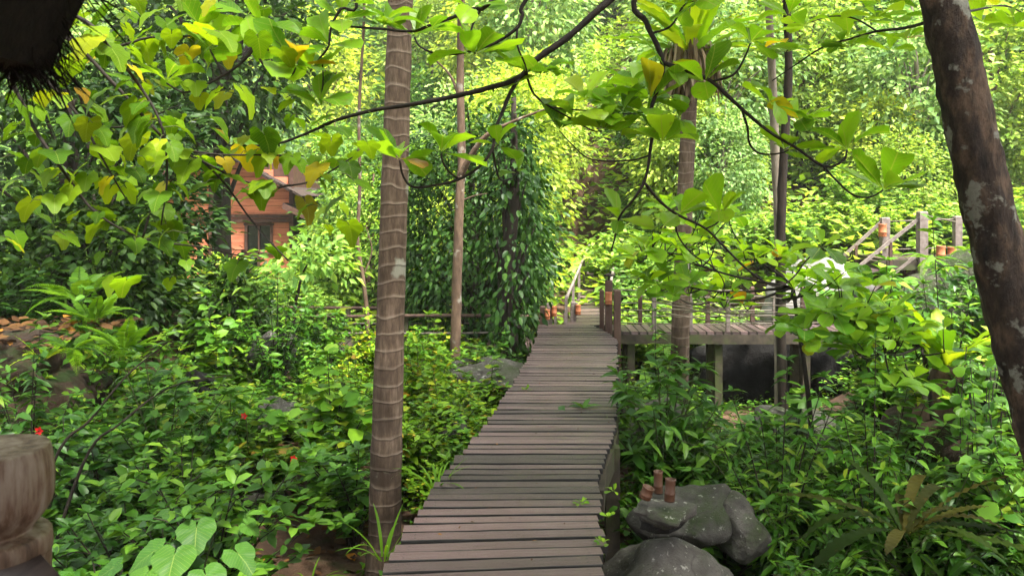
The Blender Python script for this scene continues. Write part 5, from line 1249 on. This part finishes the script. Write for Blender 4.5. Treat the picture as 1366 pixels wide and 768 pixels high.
for xx, yy in ((-4.95, hy - .3), (-4.95, hy + 2.6)): hpart('porch_post', (xx, yy, .1), (.11, .11, 2.5), 'terracotta')
hpart('porch_floor', (-5.6, hy + 1.2, -.75), (1.6, 3.2, .12), 'brownwood')

# small hut up the hillside
HU = thing('hillside_hut', 'small hut with grey slatted roof high on the hillside', 'hut', (4.6, 34, 6.0))
def upart(name, c, s, mat):
    o = obj(name, wb(c, s).mesh(name, False), M[mat], HU); o.location = -Vector(HU.location); return o
zc = P(820, 100, 34).z
upart('wall', (4.9, 35.2, zc - .5), (2.4, 2.2, 1.9), 'palewall')
upart('window', (5.3, 34.08, zc + .05), (.6, .05, .5), 'glass'); upart('window', (4.4, 34.08, zc + .05), (.5, .05, .5), 'glass')
upart('beam', (4.7, 33.9, zc + .30), (3.0, .12, .14), 'brownwood')
for k in range(9):
    mb = MB(); bar(mb, (3.55 + k * .16, 33.6, zc + .45), (4.25 + k * .16, 35.2, zc + 1.75), .13, .06); o = obj('roof_slat', mb.mesh('roof_slat', False), M['grey_roof'], HU); o.location = -Vector(HU.location)
for xx in (3.9, 5.9): upart('stilt', (xx, 34.2, zc - 2.2), (.16, .16, 3.2), 'brownwood')

# ------------------------------------------------------------------ the shelter the picture is taken from
SHL = thing('thatched_shelter', 'dark shaggy thatched eave of the shelter over the path', 'shelter', (0, 0, .5))
def spart(name, mb, mat, smooth=False):
    o = obj(name, mb.mesh(name, smooth), M[mat], SHL); o.location = -Vector(SHL.location); return o
yf, yb_ = 2.05, -3.5
EL, RD, ER = (-1.19, 2.43), (.65, 6.1), (2.95, 2.05)
for (a, b) in ((EL, RD), (ER, RD)):
    mb = MB(); n = Vector((-(b[1] - a[1]), 0, b[0] - a[0])).normalized(); n = n if n.z > 0 else -n
    V = []
    for y in (yf, yb_):
        for q in (a, b):
            V.append((q[0], y, q[1])); V.append((q[0] + n.x * .26, y, q[1] + n.z * .26) if q is b else (q[0] + (-.75 if q[0] < 0 else .75), y, q[1] - .03))
    mb.add(V, [[0, 1, 3, 2], [4, 6, 7, 5], [0, 4, 5, 1], [2, 3, 7, 6], [0, 2, 6, 4], [1, 5, 7, 3]])
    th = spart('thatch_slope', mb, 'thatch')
    # loose straws along the verge and the eave
    m = 1500; ms = MB(); f = rng.uniform(0, 1, m) ** 2.2; kk = rng.uniform(0, .2, m)
    ev = rng.uniform(size=m) < .4
    yy = np.where(ev, yf - rng.uniform(0, 1, m) ** 2 * 3, yf - rng.uniform(-.02, .1, m)); f = np.where(ev, rng.uniform(0, .03, m), f)
    pos = np.stack([a[0] + (b[0] - a[0]) * f + n.x * kk, yy, a[1] + (b[1] - a[1]) * f + n.z * kk], -1)
    sg = 1 if a[0] < 0 else -1
    d = np.stack([np.where(ev, -sg * .35, sg * .35) + rng.normal(size=m) * .25, np.where(ev, 0, .35) + rng.normal(size=m) * .15, -np.ones(m) * .7 + rng.normal(size=m) * .2], -1)
    leaves(ms, pos, d, rng.normal(size=(m, 3)), rng.uniform(.05, .19, m), tmpl_dia(.016, .004, .05), .3)
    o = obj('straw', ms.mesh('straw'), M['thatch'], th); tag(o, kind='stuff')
for x_ in (-1.2, 2.55):
    for y_ in (-3.2, .6):
        mb = MB(); tube(mb, [(x_, y_, -1.2), (x_, y_, 2.75)], .08, 10); spart('roof_post', mb, 'bark_dark', True)
for k in range(26):
    pl_ = bpy.data.objects.new('floor_plank', rnd.choice(PL)); COL.objects.link(pl_); pl_.parent = SHL; pl_.location = (.6, -3.2 + k * .2, -.03); pl_.scale = (4.0, .19, .05)
for x_ in (-1.2, 2.5):
    mb = MB(); box(mb, (x_, -.6, .35), (.12, 5.4, .16)); spart('floor_beam', mb, 'beam')
for x_, y_ in ((-1.2, 1.8), (2.5, 1.8)):
    mb = MB(); box(mb, (x_, y_, -.45), (.14, .14, 1.45)); spart('stilt', mb, 'beam')

# carved newel post and handrail at the bottom left
NP = thing('newel_post', 'carved wooden newel post with rounded worn head beside the shelter', 'post', P(-10, 768, 2.1)); NP.location.z = .5
def lathe(prof, n=28, flute=0.0, nf=6):
    mb = MB(); V = []; a = np.arange(n) * 2 * math.pi / n
    for r, z in prof:
        rr = r * (1 - flute * np.abs(np.sin(a * nf / 2)) ** 3) if r > .03 else np.full(n, r)
        V.append(np.stack([np.cos(a) * rr, np.sin(a) * rr, np.full(n, z)], -1))
    V = np.concatenate(V); i, j = np.meshgrid(np.arange(len(prof) - 1), np.arange(n), indexing='ij'); A = (i * n + j).ravel(); B = (i * n + (j + 1) % n).ravel()
    mb.add(V, [np.stack([A, B, B + n, A + n], -1)]); return mb
zt = P(0, 597, 2.1).z - .5
head = [(0, 0), (.06, .0), (.125, -.001), (.135, -.008), (.142, -.045), (.145, -.085), (.143, -.13), (.135, -.16), (.12, -.185), (.097, -.212), (.096, -.222), (.13, -.228), (.139, -.24), (.140, -.275), (.13, -.283), (.10, -.285), (.10, -.30)]
pr = catmull([(r, z, 0) for r, z in head], 3)
o = obj('finial', lathe([(max(q[0], 0), zt + q[1]) for q in pr][::-1]).mesh('finial'), M['carved'], NP)
mb = MB(); box(mb, (0, 0, (zt - .30) / 2 - .2), (.20, .20, zt - .30 + .4 - .004)); obj('shaft', mb.mesh('shaft', False), M['carved'], NP)
HR = thing('shelter_handrail', 'dark worn handrail below the carved newel post', 'handrail', P(40, 770, 2.0))
mb = MB(); poly = [(-1.75, 2.14), (-1.235, 2.10), (-1.085, 1.95), (-1.05, 1.1), (-1.75, 1.1)]
rings = [(1.10, 1.0), (1.155, 1.0), (1.172, .975)]; V = []; cx, cy_ = -1.4, 1.6
for z_, f_ in rings: V += [(cx + (x_ - cx) * f_, cy_ + (y_ - cy_) * f_, z_) for x_, y_ in poly]
mb.add(V, [[4, 3, 2, 1, 0]] + [[k * 5 + j, k * 5 + (j + 1) % 5, k * 5 + 5 + (j + 1) % 5, k * 5 + 5 + j][::-1] for k in range(2) for j in range(5)] + [[14, 13, 12, 11, 10][::-1]])
for x_, y_ in ((-1.6, 1.9), (-1.25, 1.25)): box(mb, (x_, y_, .80), (.07, .07, .60))
o = world_part('rail', mb, 'handrail', HR)

# ------------------------------------------------------------------ thin humid air
def haze():
    mb = MB(); box(mb, (0, 40, 20), (300, 200, 60)); me = mb.mesh('haze', False)
    m, t, o = nodes_of('haze'); v = N(t, 'ShaderNodeVolumePrincipled'); v.inputs['Color'].default_value = (.93, .97, .93, 1); v.inputs['Density'].default_value = HAZE; v.inputs['Anisotropy'].default_value = .2
    t.links.new(v.outputs[0], o.inputs['Volume']); me.materials.append(m)
    tag(obj('haze', me), 'thin pale humid air filling the forest', 'haze', kind='stuff')
HAZE = .0009
haze()

# ------------------------------------------------------------------ say which one: name the landmark each repeat stands by
LM = [('the ringed palm', -1.0, 6.5), ('the bare earth patch', -2.1, 7.4), ('the carved newel post', -3.2, 5.0), ('the leaf strewn ledge', -5.2, 8.3), ('the dark left trees', -5.4, 11.2), ('the slim forked trunk', -.9, 12.0), ('the grey boulder by the boardwalk', -.6, 9.0), ('the flat grey boulder', -.35, 11.0),
      ('the red flowers', -2.3, 6.6), ('the crooked sapling', -2.5, 12.6), ('the brown boulder below the house', -3.5, 11.0), ('the low arching canes', -3.0, 5.9), ('the dark boulder in the left shrubs', -3.9, 9.4),
      ('the boulder with cups', 1.1, 5.4), ('the skirted palm', 2.1, 10.2), ('the pale boulder', 3.25, 9.0), ('the twin slim trunks', 3.6, 10.6), ('the wavy nest fern', 2.9, 5.9), ('the mossy stump', 4.25, 8.0), ('the hanging vine', 4.1, 6.7), ('the reddish boulder', 1.8, 6.2), ('the dark rock wall', 4.9, 7.2), ('the right edge of the boardwalk', 1.2, 8.2),
      ('the side deck', 3.4, 15), ('the upper platform', 7.4, 17), ('the forest stairs', 1.3, 18), ('the side bridge', -3.4, 16), ('the terracotta house', -5.2, 20), ('the ivy hung tree', -.2, 17), ('the platform stairs', 5.6, 17), ('the far right slope', 10.5, 17.5)]
HL = [('behind the terracotta house', -.36), ('beyond the dark left trees', -.58), ('behind the crooked sapling', -.19), ('behind the ivy hung tree', -.05), ('above the forest stairs', .09), ('behind the skirted palm', .22), ('behind the twin slim trunks', .34), ('behind the platform stairs', .44), ('behind the upper platform', .54), ('beyond the leaning lichen trunk', .66)]
for o in list(scn.objects):
    g = o.get('group'); 
    if not g or o.parent is not None: continue
    x, y = o.location.x, o.location.y
    if g.startswith('trees on the far hillside'):
        nm = o.name.split('.')[0].replace('_', ' ').replace('deep tree', 'deep green tree').replace('pale tree', 'pale grey green tree').replace('yellow tree', 'yellow green tree').replace('broadleaf tree', 'mid green broadleaf tree')
        size = 'small' if o.scale.x < .55 else ('middling' if o.scale.x < 1.05 else 'large')
        where = min(HL, key=lambda q: abs(q[1] - x / y))[0]
        lev = 'low' if y < 24 else ('halfway up' if y < 38 else 'high')
        o['label'] = f'{size} {nm} {lev} on the hillside {where}'
    elif o.get('category') == 'shrub':
        base = {'leafy_shrub': 'fresh green oval leaved shrub', 'yellow_shrub': 'yellow flecked bright shrub', 'lance_leaf_shrub': 'deep green shrub with pointed leaves', 'low_shrub': 'light green small leaved shrub', 'bank_shrub': 'bushy broad leaved shrub', 'dark_shrub': 'dark leafy shrub', 'broad_leaf_shrub': 'open broad leaved shrub', 'willowy_shrub': 'upright willowy narrow leaved shrub'}[o.name.split('.')[0]]
        where = min(LM, key=lambda q: (q[1] - x) ** 2 + (q[2] - y) ** 2)[0]
        size = 'low' if o.scale.x < .75 else ('tall' if o.scale.x > 1.05 else 'knee high' if o.scale.x < .9 else 'waist high')
        o['label'] = f'{size} {base} growing by {where}'
